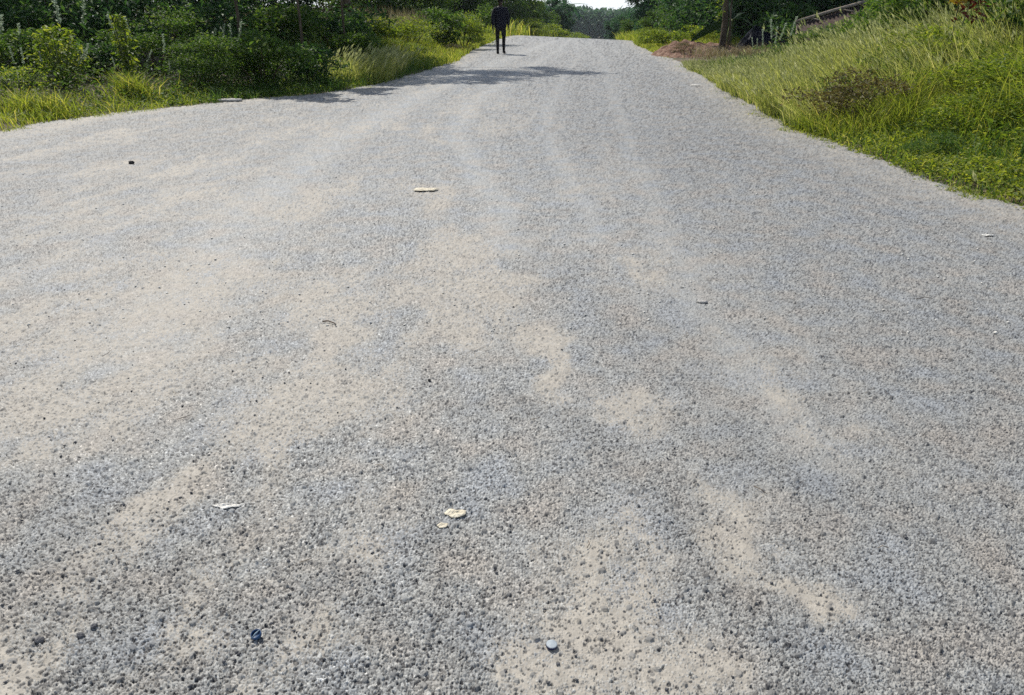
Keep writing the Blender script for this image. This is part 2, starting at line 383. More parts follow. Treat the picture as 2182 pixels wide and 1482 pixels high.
def roadsurf(X, Y, detail=True):
    D, K = dustfield(X, Y); Z = roadz(X, Y)
    if not detail:
        chip = .25 + .5 * vn(X, Y, .05, 77); return Z - .02, chip, .25 * np.ones(X.shape), D * .8
    dist = np.hypot(X, Y)
    # sample inside each mesh cell at random, so that the lattice of stones and the mesh never beat
    jt = sstep(2.2, 4.5, dist)
    Xs = X + (rng.random(X.shape) - .5) * .0015 * dist * jt; Ys = Y + (rng.random(X.shape) - .5) * .0009 * dist ** 2 * jt
    H, ID, G = stones(Xs, Ys, .0071, 50)
    H2, ID2, G2 = stones(Xs, Ys, .0045, 90)
    Hb, IDb, Gb = stones(Xs, Ys, .016, 130)
    coarse = .35 + .65 * sstep(.9, -.8, X)                       # looser and coarser towards the left
    big = (~Gb) & (IDb < .13 * coarse) & (Hb > .15)
    h = H * .0041 * (.6 + .75 * ID2 * (ID2 > .0)) * (.7 + .5 * coarse); idv = ID.copy(); g = G.astype(float)
    m = G; h = np.where(m, H2 * .0018, h); idv = np.where(m, ID2 * .4, idv); g = np.where(m & (~G2), .5, g)
    hb = Hb * .0068
    big &= hb > h
    h = np.where(big, hb, h); idv = np.where(big, .02 + IDb * 2.2, idv); g = np.where(big, 0, g)
    lvl = .0004 + (D - .30) * .0034 + (fbm(X, Y, .014, 61, 3) - .5) * .0036 + (fbm(X, Y, .07, 64, 3) - .5) * .0035
    soft = sstep(-.0010, .0008, lvl - h)
    dust = np.clip(.05 + .42 * D + soft * sstep(.10, .5, D) * .6, 0, 1) * (1 - .75 * ((ID2 > .8) & (D > .1) & (fbm(X, Y, .02, 66, 2) > .5)))
    h = np.maximum(h, lvl)
    # fines fill most joints; here and there a chip has been plucked out and the tar shows
    Hp, IDp, Gp = stones(Xs, Ys, .0080, 210)
    pit = (~Gp) & (IDp < .055 + .15 * coarse ** 1.5) & (Hp > .35)
    g = np.where(pit, 1.0, g * .42); h = h - np.where(pit, .0028 * Hp, 0); dust = np.where(pit, dust * .25, dust)
    # several scales of unevenness carry the relief on to where single stones are finer than a pixel
    Hm, IDm, Gm = stones(Xs, Ys, .034, 150)
    h = h + Hm * IDm * .0035 * sstep(2, 4, dist)
    Hl, IDl, Gl = stones(X, Y * .8, .085, 170)
    h = h + Hl * IDl * .009 * sstep(4, 9, dist)
    f = sstep(3, 10, dist) * .5
    idv = idv * (1 - f) + .10 * f
    g = g * (1 - .55 * sstep(3, 9, dist)) + .12 * sstep(3, 9, dist)
    PL = polish(X, Y); rt = sstep(-.6, 1.6, X) * sstep(34, 8, Y) * (.6 + .8 * fbm(X / .5, Y / 3.0, 1.0, 39, 3))
    idv = idv * (1 - .26 * rt) + .55 * PL * (1 - idv); g = g * (1 - .7 * np.clip(PL, 0, 1)) + .10 * rt
    h = h * (1 - .35 * np.clip(PL, 0, 1))
    Z = Z + h + .004 * (fbm(X, Y, .06, 71, 2) - .5)
    return Z, np.clip(idv * (1 - .3 * K), 0, 1), np.clip(g * (.85 + .3 * K), 0, 1), dust
th = np.arange(R(55.5), R(1.2), -1 / 740 / 1.6)
ys = CAMH / np.tan(th)
rx = np.arange(-1.02, 1.0201, .00118)
Yg, Rx = np.meshgrid(ys, rx, indexing='ij'); Xg = Rx * Yg
Z, chip, gap, dust = roadsurf(Xg, Yg)
E_ = edge(Xg, Yg)
V1 = np.stack([Xg, Yg, Z], -1).reshape(-1, 3)
I = np.arange(Xg.size).reshape(Xg.shape)
F1 = np.stack([I[:-1, :-1], I[:-1, 1:], I[1:, 1:], I[1:, :-1]], -1).reshape(-1, 4)
F1 = F1[(E_.ravel()[F1].min(1) < .45)]
xs2 = np.arange(-18, 12, .12); ys2 = np.arange(-18, 62, .12)
X2, Y2 = np.meshgrid(xs2, ys2); Z2, c2, g2, d2 = roadsurf(X2, Y2, False)
V2 = np.stack([X2, Y2, Z2], -1).reshape(-1, 3); I = np.arange(X2.size).reshape(X2.shape)
F2 = np.stack([I[:-1, :-1], I[:-1, 1:], I[1:, 1:], I[1:, :-1]], -1).reshape(-1, 4)
E2 = edge(X2, Y2).ravel()
F2 = F2[(E2[F2].min(1) < .4)]
xs3 = np.arange(-8, 100, .5); ys3 = np.arange(61, 240, .8)
X3, Y3 = np.meshgrid(xs3, ys3); Z3, c3, g3, d3 = roadsurf(X3, Y3, False)
V3 = np.stack([X3, Y3, Z3], -1).reshape(-1, 3); I = np.arange(X3.size).reshape(X3.shape)
F3 = np.stack([I[:-1, :-1], I[:-1, 1:], I[1:, 1:], I[1:, :-1]], -1).reshape(-1, 4)
E3 = edge(X3, Y3).ravel(); F3 = F3[(E3[F3].min(1) < .4)]
VV = np.concatenate([V1, V2, V3]); FF = np.concatenate([F1, F2 + len(V1), F3 + len(V1) + len(V2)])
used = np.zeros(len(VV), bool); used[FF.ravel()] = True; remap = np.cumsum(used) - 1
at = {n: np.concatenate([a.ravel(), b.ravel(), c.ravel()])[used] for n, a, b, c in
      (('chip', chip, c2, c3), ('gap', gap, g2, g3), ('dust', dust, d2, d3))}
mesh_obj('road', VV[used], remap[FF], M['road'], attrs=at)['kind'] = 'structure'
del V1, V2, V3, VV, FF, F1, Xg, Yg, Z, chip, gap, dust

# ------------------------------------------------------------------ foliage makers
def unit(n):
    v = rng.normal(size=(n, 3)); return v / np.linalg.norm(v, axis=1, keepdims=True)
def leaves(P, size, wr=.45, up=.35, droop=.0, name='foliage', mat=None, parent=None, bias=None, rnd=None):
    """P (n,3) positions; one folded pointed leaf each"""
    n = len(P); d = unit(n); d[:, 2] = d[:, 2] * .6 - droop
    if bias is not None: d = d + bias
    d /= np.linalg.norm(d, axis=1, keepdims=True)
    nn = unit(n); nn[:, 2] = np.abs(nn[:, 2]) + up
    s = np.cross(d, nn); s /= np.linalg.norm(s, axis=1, keepdims=True) + 1e-9
    nn = np.cross(s, d)
    L = (size * (.6 + .8 * rng.random(n)))[:, None]; W = L * wr * .5
    a = P; b = P + d * L * .45 + s * W + nn * L * .06; c = P + d * L - nn * L * .08; e = P + d * L * .45 - s * W + nn * L * .06
    V = np.stack([a, b, c, e], 1).reshape(-1, 3)
    F = (np.arange(n)[:, None] * 4 + np.array([[0, 1, 2, 3]]))
    rr = rng.random(n) if rnd is None else rnd
    return mesh_obj(name, V, F, mat, parent, attrs={'rnd': np.repeat(rr, 4)}, smooth=False)
def lobes(n, nl, c, r, lr=.42, shell=.65):
    """n points in nl clumps spread through an ellipsoid"""
    q = unit(nl) * (rng.random(nl)[:, None] ** .45); C = np.array(c) + q * np.array(r) * (1 - lr * .6)
    k = rng.integers(0, nl, n); rad = (lr * (.55 + .75 * rng.random(nl)))[k][:, None]
    u = unit(n); u[:, 2] = np.where(u[:, 2] < -.3, -u[:, 2] * .6, u[:, 2])
    P = C[k] + u * rad * np.array(r) * (shell + (1 - shell) * rng.random(n))[:, None]
    P += rng.normal(size=P.shape) * np.array(r) * .03
    return P, C
def limbs(mb, base_, C, r0, n=6, zstart=.5):
    b = Vector(base_)
    for c in C[:n]:
        c = Vector(c); m = b.lerp(c, .5) + Vector((0, 0, .12 * (c - b).length)) * random.uniform(-.6, 1)
        mb.tube([b, m, c], [r0, r0 * .6, r0 * .18], 5)
def blades(X, Y, h, w_, lean, mat, name, zf=gz, wind=(-.12, 0), z0=None, curl=.5, rlo=0, rhi=1, parent=None):
    n = len(X); Z = zf(X, Y) - .02 if z0 is None else z0
    a = rng.random(n) * 2 * math.pi; la = lean * (.3 + rng.random(n))
    dx = np.cos(a) * la + wind[0]; dy = np.sin(a) * la + wind[1]
    b = rng.random(n) * math.pi; sx_ = np.cos(b) * w_; sy_ = np.sin(b) * w_
    H = h * (.55 + .75 * rng.random(n))
    P = np.stack([X, Y, Z], -1)
    S = np.stack([sx_, sy_, 0 * sx_], -1)
    m = P + np.stack([dx * H * .35, dy * H * .35, H * .55], -1)
    t = P + np.stack([dx * H * (.8 + curl), dy * H * (.8 + curl), H * (1 - .25 * la)], -1)
    V = np.stack([P - S, P + S, m + S * .8, m - S * .8, t, t + S * .12], 1).reshape(-1, 3)
    I = np.arange(n)[:, None] * 6
    F = np.concatenate([I + np.array([[0, 1, 2, 3]]), I + np.array([[3, 2, 5, 4]])])
    r = rlo + (rhi - rlo) * rng.random(n)
    return mesh_obj(name, V, F, mat, parent, attrs={'rnd': np.repeat(r, 6)}, smooth=False), t
def spindles(P, D, L, r, mat, name, parent=None):
    """feathery seed heads: three narrow folded scales to a head"""
    D = D / np.linalg.norm(D, axis=1, keepdims=True)
    P3 = np.concatenate([P, P + D * L[:, None] * .12, P + D * L[:, None] * .3]); B = np.concatenate([D, D, D]) * 4
    return leaves(P3, float(L.mean()) * .85, .17, up=.1, mat=mat, name=name, parent=parent, bias=B)
def scatter(n, x0, x1, y0, y1, e0, e1, side, dens=None):
    X = rng.uniform(x0, x1, n); Y = rng.uniform(y0, y1, n); e = edge(X, Y)
    k = (e > e0) & (e < e1); r = np.interp(Y, RE[:, 0], RE[:, 1]) - 1
    k &= (X > r) if side > 0 else (X < r)
    if dens is not None: k &= rng.random(n) < dens(X, Y)
    return X[k], Y[k]
def stuff(o, label, cat): return tag(o, label, cat, kind='stuff')

# ------------------------------------------------------------------ shrub and tree prototypes
def make_shrub(mat, r, n, size, nl=14, lr=.42, wr=.45, droop=0, trunk=True):
    root = empty('shrub', (0, 0, 0))
    P, C = lobes(n, nl, (0, 0, r[2] * .95), r, lr)
    P[:, 2] = np.maximum(P[:, 2], .02 + .1 * rng.random(len(P)))
    leaves(P, size, wr, droop=droop, mat=M[mat], parent=root)
    mb = MB()
    for c in C[:8]:
        c = Vector(c); mb.tube([(random.uniform(-.05, .05), random.uniform(-.05, .05), -.05), c * .5 + Vector((0, 0, .05)), c], [.018, .012, .004], 5)
    mb.build('stem', M['bark'], root)
    return root
PR = {}
def shrub(kind, u, v, y, rx_, rz_, label, cat='shrub', group=None, ry=None, xoff=0):
    """shrub whose crown centre shows at (u, v) when it stands at distance y"""
    spec = {'dark': ('dark', 3200, .075), 'mid': ('mid', 3000, .075), 'lime': ('lime', 2800, .07), 'blue': ('blue', 3200, .07), 'fine': ('mid', 5200, .045),
            'limefine': ('lime', 5200, .045), 'brown': ('brown', 3000, .05), 'darkfine': ('dark', 5200, .05), 'big': ('mid', 2200, .13), 'bigdark': ('dark', 2400, .14)}[kind]
    key = (kind, random.randrange(2))
    x, _ = xz(u, v, y)
    if key not in PR:
        o = PR[key] = make_shrub(spec[0], (1, 1, .62), spec[1], spec[2] * 1.25, nl=20, lr=.36)
    else:
        o = copy_tree(PR[key])
    o.name = 'shrub'
    o.location = (x, y, float(gz(np.array([x]), np.array([y]))[0]) - .05)
    o.scale = (rx_, ry or rx_, rz_ / .62 / 1.0); o.rotation_euler = (0, 0, random.uniform(0, 6.28))
    if ry: o.rotation_euler = (0, 0, 0)
    for kx in ('label', 'category', 'group'):
        if kx in o: del o[kx]
    return tag(o, label, cat, group)

def make_tree(name, loc, H, cr, ch, n, size, mat, label, cat='tree', group=None, r0=.14, bark='bark', lean=(0, 0), nl=26, droop=.1, lr=.34, crownz=None, wr=.42):
    root = empty(name, loc, 0, label, cat, group)
    cz = crownz if crownz else H - ch * .7
    P, C = lobes(n, nl, (lean[0] * H, lean[1] * H, cz), (cr, cr, ch), lr, .35)
    leaves(P, size, wr, droop=droop, name='crown', mat=M[mat], parent=root)
    mb = MB(); top = Vector((lean[0] * H, lean[1] * H, max(cz - ch * .3, .6)))
    pts = [Vector((0, 0, -.2)), Vector((0, 0, .12))]; rad = [r0 * 1.5, r0 * 1.12]
    for k in range(1, 7):
        t = k / 6; pts.append(Vector((top.x * t + random.uniform(-.05, .05) * H * .1, top.y * t, top.z * t + .1))); rad.append(r0 * (1 - .5 * t))
    mb.tube(pts, rad, 10)
    limbs(mb, pts[-1], C, r0 * .5, 11); limbs(mb, pts[-3], C[11:], r0 * .35, 4)
    mb.build('trunk', M[bark], root)
    return root
def place(o, x, y, s=1, rz=0, label=None, cat=None, group=None, dz=0):
    o.location = (x, y, float(gz(np.array([x]), np.array([y]))[0]) + dz); o.rotation_euler = (0, 0, rz); o.scale = (s, s, s)
    return tag(o, label, cat, group)

def broad_leaf(mb, base_, dirh, L, W, rise, droop, roll=0, seg=9, fold=.18):
    """arching banana leaf with thickness given by its fold and midrib"""
    d = Vector((math.cos(dirh), math.sin(dirh), 0)); s = Vector((-d.y, d.x, 0)); p = Vector(base_); b0 = len(mb.v); el = rise
    for k in range(seg + 1):
        t = k / seg; wdt = W * (math.sin(math.pi * min(1, t * .93 + .05)) ** .6) * (.25 if t < .08 else 1)
        n = Vector((-d.x * math.sin(el), -d.y * math.sin(el), math.cos(el))); s0 = s
        q_ = Matrix.Rotation(roll, 3, d * math.cos(el) + Vector((0, 0, math.sin(el)))); n = q_ @ n; s_ = q_ @ s0
        j = 1 + random.uniform(-.12, .12)
        for q, hgt in ((-1, fold), (0, 0), (1, fold)):
            mb.v.append(tuple(p + s_ * q * wdt * j + n * hgt * wdt * abs(q)))
        p = p + (d * math.cos(el) + Vector((0, 0, math.sin(el)))) * (L / seg); el -= droop / seg
    for k in range(seg):
        for q in (0, 1):
            a = b0 + k * 3 + q; mb.f.append((a, a + 1, a + 4, a + 3))
def banana(loc, H, leafs, label, mat='mid', group=None):
    root = empty('banana_plant', loc, 0, label, 'banana plant', group)
    mb = MB(); mb.tube([(0, 0, -.1), (0, 0, H * .5), (.03, 0, H)], [.13, .10, .06], 10); mb.build('stem', M['stem'], root)
    for (dh, L, W, rise, dr, *ro) in leafs:
        m = MB(); broad_leaf(m, (0, 0, H - .05), dh, L, W, rise, dr, *(ro or (0,)))
        o = m.build('leaf', M[mat], root, smooth=True)
        a = o.data.attributes.new('rnd', 'FLOAT', 'POINT'); a.data.foreach_set('value', np.full(len(o.data.vertices), random.uniform(.3, .8), np.float32))
    return root

# ================================================================== LEFT SIDE
# shade trees behind the left bushes; the crown of the first throws the shadow band across the road
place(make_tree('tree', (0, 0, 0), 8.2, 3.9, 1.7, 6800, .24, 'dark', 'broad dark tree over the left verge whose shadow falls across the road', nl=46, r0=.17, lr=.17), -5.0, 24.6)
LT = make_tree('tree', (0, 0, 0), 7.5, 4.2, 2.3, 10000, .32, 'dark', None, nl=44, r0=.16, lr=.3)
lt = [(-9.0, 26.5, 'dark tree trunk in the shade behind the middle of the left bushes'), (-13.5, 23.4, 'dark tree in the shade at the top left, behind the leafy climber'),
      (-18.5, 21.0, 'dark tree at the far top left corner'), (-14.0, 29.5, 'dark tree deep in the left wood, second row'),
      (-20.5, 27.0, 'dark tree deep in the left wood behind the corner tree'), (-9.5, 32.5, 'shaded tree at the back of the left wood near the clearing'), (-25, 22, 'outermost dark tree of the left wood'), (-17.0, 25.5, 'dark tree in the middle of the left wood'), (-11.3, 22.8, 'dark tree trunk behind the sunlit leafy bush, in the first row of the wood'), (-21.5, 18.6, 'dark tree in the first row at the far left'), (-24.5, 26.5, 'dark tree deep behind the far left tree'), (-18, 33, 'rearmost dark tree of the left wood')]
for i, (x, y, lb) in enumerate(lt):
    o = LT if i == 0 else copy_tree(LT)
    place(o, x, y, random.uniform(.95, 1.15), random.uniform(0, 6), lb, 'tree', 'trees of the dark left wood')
SP = make_tree('sapling', (0, 0, 0), 4.2, .95, .8, 900, .2, 'dark', None, nl=9, r0=.035, lr=.3)
for i, (x, y, lb) in enumerate([(-4.5, 17.1, 'slender sapling rising out of the left bushes, second from the road bend'), (-5.5, 16.2, 'slender sapling behind the middle of the shaded left bushes'), (-3.9, 18.7, 'slender sapling at the end of the left bushes, nearest the road bend')]):
    place(SP if i == 0 else copy_tree(SP), x, y, random.uniform(.9, 1.1), random.uniform(0, 6), lb, 'sapling', 'saplings behind the left bushes')
# wood floor: a dense dark understorey nobody could count
def thicket(x0, x1, y0, y1, h0, h1, n, size, mat, name, label, dens=None):
    X = rng.uniform(x0, x1, n); Y = rng.uniform(y0, y1, n)
    k = edge(X, Y) > .9
    if dens is not None: k &= dens(X, Y)
    X = X[k]; Y = Y[k]; hh = h0 + (h1 - h0) * fbm(X, Y, 2.2, 8)
    Z = gz(X, Y) + hh * rng.random(len(X)) ** .6
    return stuff(leaves(np.stack([X, Y, Z], -1), size, .42, droop=.15, name=name, mat=M[mat]), label, 'undergrowth')
thicket(-34, -6, 21, 36, 1.6, 4.2, 46000, .17, 'deep', 'undergrowth', 'dense dark undergrowth filling the shaded left wood', dens=lambda X, Y: X < -6 - (Y - 21) * .12)  # shade of the wood interior is put into the leaf colour
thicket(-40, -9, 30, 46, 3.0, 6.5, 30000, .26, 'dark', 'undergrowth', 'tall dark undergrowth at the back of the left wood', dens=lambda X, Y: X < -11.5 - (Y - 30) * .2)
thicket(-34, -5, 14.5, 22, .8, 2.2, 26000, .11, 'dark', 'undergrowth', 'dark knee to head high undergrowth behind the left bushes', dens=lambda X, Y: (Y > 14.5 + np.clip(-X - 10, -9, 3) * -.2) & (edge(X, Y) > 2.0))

thicket(-80, 6, 78, 100, 4.5, 8.5, 30000, .5, 'mid', 'woodland_edge', 'green woodland edge closing the view beyond the clearing', dens=lambda X, Y: X < Y * .030 - .6)
thicket(22, 80, 60, 110, 4.5, 8.0, 24000, .5, 'blue', 'woodland_edge', 'dark woodland edge behind the trees on the right', dens=lambda X, Y: X > Y * .19 + 8)
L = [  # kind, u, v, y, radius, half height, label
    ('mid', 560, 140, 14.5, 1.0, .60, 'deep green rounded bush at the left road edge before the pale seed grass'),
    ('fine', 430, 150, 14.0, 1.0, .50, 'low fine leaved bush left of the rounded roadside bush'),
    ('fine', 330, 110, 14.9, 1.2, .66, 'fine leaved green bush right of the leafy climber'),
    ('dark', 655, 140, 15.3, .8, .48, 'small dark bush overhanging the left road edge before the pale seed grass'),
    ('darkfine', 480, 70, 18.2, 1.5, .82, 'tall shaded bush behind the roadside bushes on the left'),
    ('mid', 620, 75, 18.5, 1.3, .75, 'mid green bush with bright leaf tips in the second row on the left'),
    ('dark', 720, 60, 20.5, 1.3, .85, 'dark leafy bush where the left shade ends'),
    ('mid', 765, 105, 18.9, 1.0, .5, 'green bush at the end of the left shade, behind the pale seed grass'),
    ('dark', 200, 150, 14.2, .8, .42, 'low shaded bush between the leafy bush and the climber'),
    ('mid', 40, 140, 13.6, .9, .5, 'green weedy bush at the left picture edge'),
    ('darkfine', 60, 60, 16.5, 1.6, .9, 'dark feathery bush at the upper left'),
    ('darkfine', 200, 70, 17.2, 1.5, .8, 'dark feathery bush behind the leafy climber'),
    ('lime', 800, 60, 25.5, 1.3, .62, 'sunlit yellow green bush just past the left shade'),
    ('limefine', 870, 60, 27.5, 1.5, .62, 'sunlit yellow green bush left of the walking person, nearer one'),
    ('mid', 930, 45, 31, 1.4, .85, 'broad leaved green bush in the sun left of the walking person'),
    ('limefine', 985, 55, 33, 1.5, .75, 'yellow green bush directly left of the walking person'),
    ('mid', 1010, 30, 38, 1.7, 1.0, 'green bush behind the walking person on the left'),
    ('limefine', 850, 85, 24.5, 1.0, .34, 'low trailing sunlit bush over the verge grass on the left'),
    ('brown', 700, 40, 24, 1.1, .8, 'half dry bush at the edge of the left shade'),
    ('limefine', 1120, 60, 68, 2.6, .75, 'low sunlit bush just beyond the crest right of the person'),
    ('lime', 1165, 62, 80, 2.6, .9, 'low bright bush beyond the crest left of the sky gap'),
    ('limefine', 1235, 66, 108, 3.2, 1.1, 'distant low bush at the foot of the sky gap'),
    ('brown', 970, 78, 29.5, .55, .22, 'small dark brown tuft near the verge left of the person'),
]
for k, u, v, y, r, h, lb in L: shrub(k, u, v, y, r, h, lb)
# dry grey brown field patch behind (seen at 800-900, 0-30)
X, Y = scatter(9000, -16, -4, 30, 46, 2.0, 20, -1)
o, t = blades(X, Y, 1.25, .012, .35, M['straw'], 'dry_grass'); stuff(o, 'dry grey brown grass in the clearing beyond the left shade', 'grass')

# leafy sunlit bush and climber at the left
def leafy(name, u, y, w_, h, n, size, mat, label, cat='shrub', r0=.02):
    x, _ = xz(u, 100, y); z = float(gz(np.array([x]), np.array([y]))[0])
    root = empty(name, (x, y, z), 0, label, cat)
    Z = rng.random(n) * h; a = rng.random(n) * 6.28; rr = w_ * np.sqrt(rng.random(n)) * (1.05 - .55 * np.abs(Z / h - .5) * 2 * .8)
    rr *= .7 + .5 * vn(a * 2, Z, .35, 4)
    P = np.stack([np.cos(a) * rr, np.sin(a) * rr, Z + .05], -1)
    leaves(P, size, .5, up=.9, droop=.1, mat=M[mat], parent=root)
    mb = MB()
    for k in range(6):
        q = random.uniform(0, 6.28); mb.tube([(0, 0, -.05), (math.cos(q) * w_ * .3, math.sin(q) * w_ * .3, h * .5), (math.cos(q) * w_ * .6, math.sin(q) * w_ * .6, h * .92)], [r0, r0 * .7, r0 * .25], 5)
    mb.build('stem', M['stem'], root)
    return root
leafy('shrub', 118, 12.9, .46, .86, 900, .085, 'lime', 'sunlit bush of pale green oval leaves at the left, among the dark weeds')
leafy('climbing_plant', 262, 13.5, .17, 1.06, 420, .085, 'lime', 'narrow upright plant with layered yellow green leaves standing against the dark left wood', 'plant')
leafy('shrub', 20, 11.6, .5, .42, 900, .05, 'lime', 'low yellow green weed clump under the white flowers at the left picture edge')

# pale spikes standing out of the weeds
def make_spike():
    root = empty('flower_spike', (0, 0, 0))
    mb = MB(); mb.tube([(0, 0, -.05), (.01, 0, .5), (.05, .01, 1.0)], [.006, .005, .003], 5); mb.build('stem', M['stem'], root)
    n = 120; t = .62 + .4 * rng.random(n); a = rng.random(n) * 6.28
    P = np.stack([.05 * ((t - .3) / .7) + np.cos(a) * .012, np.sin(a) * .012, t], -1)
    leaves(P, .030, .6, up=.2, mat=M['spike'], parent=root, name='flower_head', bias=np.array([0, 0, .8]))
    n = 26; t = .05 + .5 * rng.random(n); a = rng.random(n) * 6.28
    leaves(np.stack([np.cos(a) * .01, np.sin(a) * .01, t], -1), .09, .3, mat=M['mid'], parent=root, name='foliage')
    return root
SPK = make_spike()
spk = [(35, 70, 13.4, 5, 'tall pale spike at the far left above the leafy bush, nearly upright'), (22, 115, 12.9, -6, 'pale spike low at the left picture edge, leaning slightly left'), (45, 118, 12.6, 2, 'upright pale spike just left of the sunlit leafy bush'),
       (62, 78, 14.2, 4, 'faint pale spike standing behind the upright one at the far left'), (75, 110, 12.6, -14, 'pale spike in front of the sunlit leafy bush, leaning left'), (140, 80, 13.4, 28, 'pale spike rising right out of the top of the sunlit leafy bush'),
       (178, 105, 13.0, 32, 'longest strongly leaning pale spike between the leafy bush and the climber'), (186, 98, 13.4, 25, 'pale spike beside the strongly leaning one, right of the leafy bush'), (232, 50, 14.2, -16, 'pale spike topping the left side of the narrow climber, leaning left'),
       (268, 56, 14.4, -8, 'pale spike topping the right side of the narrow climber'), (315, 112, 14, 25, 'pale spike leaning right, next to the climber on its right'), (345, 90, 14, 3, 'upright pale spike alone in the dark bushes right of the climber'),
       (365, 170, 13.7, 6, 'short pale spike low in the dark weeds near the verge'), (470, 65, 15.8, 12, 'leftmost of the pale spikes over the dark bush in the middle left'), (488, 68, 16, -3, 'middle one of the pale spikes over the dark bush in the middle left'),
       (505, 60, 15.6, 14, 'rightmost of the pale spikes over the dark bush in the middle left'), (110, 5, 15, -4, 'pale stalk reaching the top edge above the sunlit leafy bush'), (175, 12, 16, 12, 'pale stalk at the top edge between the leafy bush and the climber'),
       (438, 180, 14.4, 0, 'small pale spike at the foot of the dark bushes near the road'), (240, 135, 13.2, -8, 'short pale spike low on the left side of the climber'), (3, 45, 14, 18, 'pale spike cut by the left picture edge'), (455, 75, 16, 4, 'thin pale spike just left of the row of three over the dark bush'),
       (1640, 55, 21, -16, 'tallest pale dry spike behind the right bank, leaning left'), (1622, 75, 20.5, -14, 'pale dry spike right of the plastic heap, leaning left'), (1665, 62, 21, 10, 'pale dry spike right of the tallest one, leaning right'),
       (1690, 50, 21, 8, 'pale dry spike just left of the low end of the shed pole'), (1652, 72, 20, -5, 'short upright pale dry spike under the tallest one'), (1600, 88, 22, -20, 'pale dry spike in front of the plastic heap, leaning far left'), (1612, 92, 22, -12, 'low pale dry spike at the right end of the plastic heap')]
for i, (u, v, y, tilt, lb) in enumerate(spk):
    o = SPK if i == 0 else copy_tree(SPK)
    x, z = xz(u, v, y); g = float(gz(np.array([x]), np.array([y]))[0]); h = max(z - g, .35) + .04
    o.location = (x - math.tan(R(tilt)) * h * .9, y, g); o.scale = (h * 1.1,) * 3; o.rotation_euler = (0, R(tilt), random.uniform(-.3, .3))
    tag(o, lb, 'weed', 'pale spikes over the left weeds' if x < 0 else 'pale spikes at the back of the right bank')
# small white flower heads at the left edge
def make_flower():
    root = empty('white_flower', (0, 0, 0))
    mb = MB(); mb.tube([(0, 0, -.05), (0, 0, 1.0)], [.006, .004], 5); mb.build('stem', M['stem'], root)
    n = 60; a = rng.random(n) * 6.28; r = .05 * np.sqrt(rng.random(n))
    leaves(np.stack([np.cos(a) * r, np.sin(a) * r, 1.0 + .012 * rng.random(n)], -1), .03, .7, up=2, mat=M['white'], parent=root, name='petals')
    return root
FL = make_flower()
for i, (u, v, lb) in enumerate([(20, 177, 'small flat white flower head above the yellow green weeds, topmost of three'), (5, 183, 'small white flower head at the very left picture edge'), (56, 188, 'flat white flower head right of the other two, above the yellow green weeds')]):
    o = FL if i == 0 else copy_tree(FL)
    y = 11.9; x, z = xz(u, v, y); g = float(gz(np.array([x]), np.array([y]))[0])
    o.location = (x, y, g); o.scale = (1, 1, max(z - g, .2)); tag(o, lb, 'flower', 'white flowers at the left edge')

# left verge grass
X, Y = scatter(60000, -13, 1, 8, 23, -.04, 1.5, -1, lambda X, Y: np.clip(1.25 - edge(X, Y) * .5, 0, 1) * (.25 + .75 * (fbm(X, Y, .5, 17) > .42)))
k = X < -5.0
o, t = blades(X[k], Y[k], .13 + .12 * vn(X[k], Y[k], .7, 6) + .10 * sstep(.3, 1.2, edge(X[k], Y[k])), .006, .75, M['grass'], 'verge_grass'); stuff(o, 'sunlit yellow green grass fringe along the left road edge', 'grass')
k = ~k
o, t = blades(X[k], Y[k], .15 + .25 * vn(X[k], Y[k], .7, 6), .006, .75, M['gshade'], 'verge_grass'); stuff(o, 'grass fringe coloured darker for the shade at the foot of the left bushes', 'grass')  # shade by the bushes is put into the blade colour
X, Y = scatter(52000, -9, 0, 10, 17, .0, 1.6, -1)
leaves_o = leaves(np.stack([X, Y, gz(X, Y) + .10 * rng.random(len(X))], -1), .035, .6, up=1.0, mat=M['lime'], name='ground_cover'); stuff(leaves_o, 'low creeping leaves at the foot of the left bushes', 'ground cover')
# pale seed grass overhanging the left edge (700-820, 130-190)
X = rng.uniform(-4.6, -2.6, 2600); Y = rng.uniform(16.0, 19.5, 2600); k = (edge(X, Y) > -.05) & (edge(X, Y) < 1.1); X = X[k]; Y = Y[k]
o, t = blades(X, Y, .5, .006, .45, M['tall'], 'seed_grass', wind=(.25, -.1)); stuff(o, 'pale seeding grass leaning over the left road edge', 'grass')
k = rng.random(len(t)) < .35; D = np.stack([.5 + .2 * rng.random(k.sum()), -.2 + .2 * rng.random(k.sum()), .9 + 0 * t[k][:, 0]], -1)
stuff(spindles(t[k], D, .11 + .05 * rng.random(k.sum()), .009 + 0 * t[k][:, 0], M['seed'], 'seed_heads'), 'pale seed heads of the grass leaning over the left road edge', 'seed heads')
X, Y = scatter(90000, -12, -2, 11, 20, .35, 3.2, -1, lambda X, Y: (X > -5.8) | (rng.random(len(X)) < .35))
stuff(leaves(np.stack([X, Y, gz(X, Y) + (.12 + .5 * fbm(X, Y, .8, 12)) * rng.random(len(X)) * sstep(.2, 1.2, edge(X, Y))], -1), .06, .5, up=.8, mat=M['mid'], name='weeds'), 'green leafy weeds filling the foot of the left bushes', 'weeds')
# sunlit patch past the shade
X, Y = scatter(60000, -7, 1.5, 20.5, 50, -.05, 3.4, -1)
o, t = blades(X, Y, .26 + .35 * sstep(.3, 2.2, edge(X, Y)), .012, .55, M['grass'], 'verge_grass'); stuff(o, 'bright yellow green grass verge beside the walking person', 'grass')
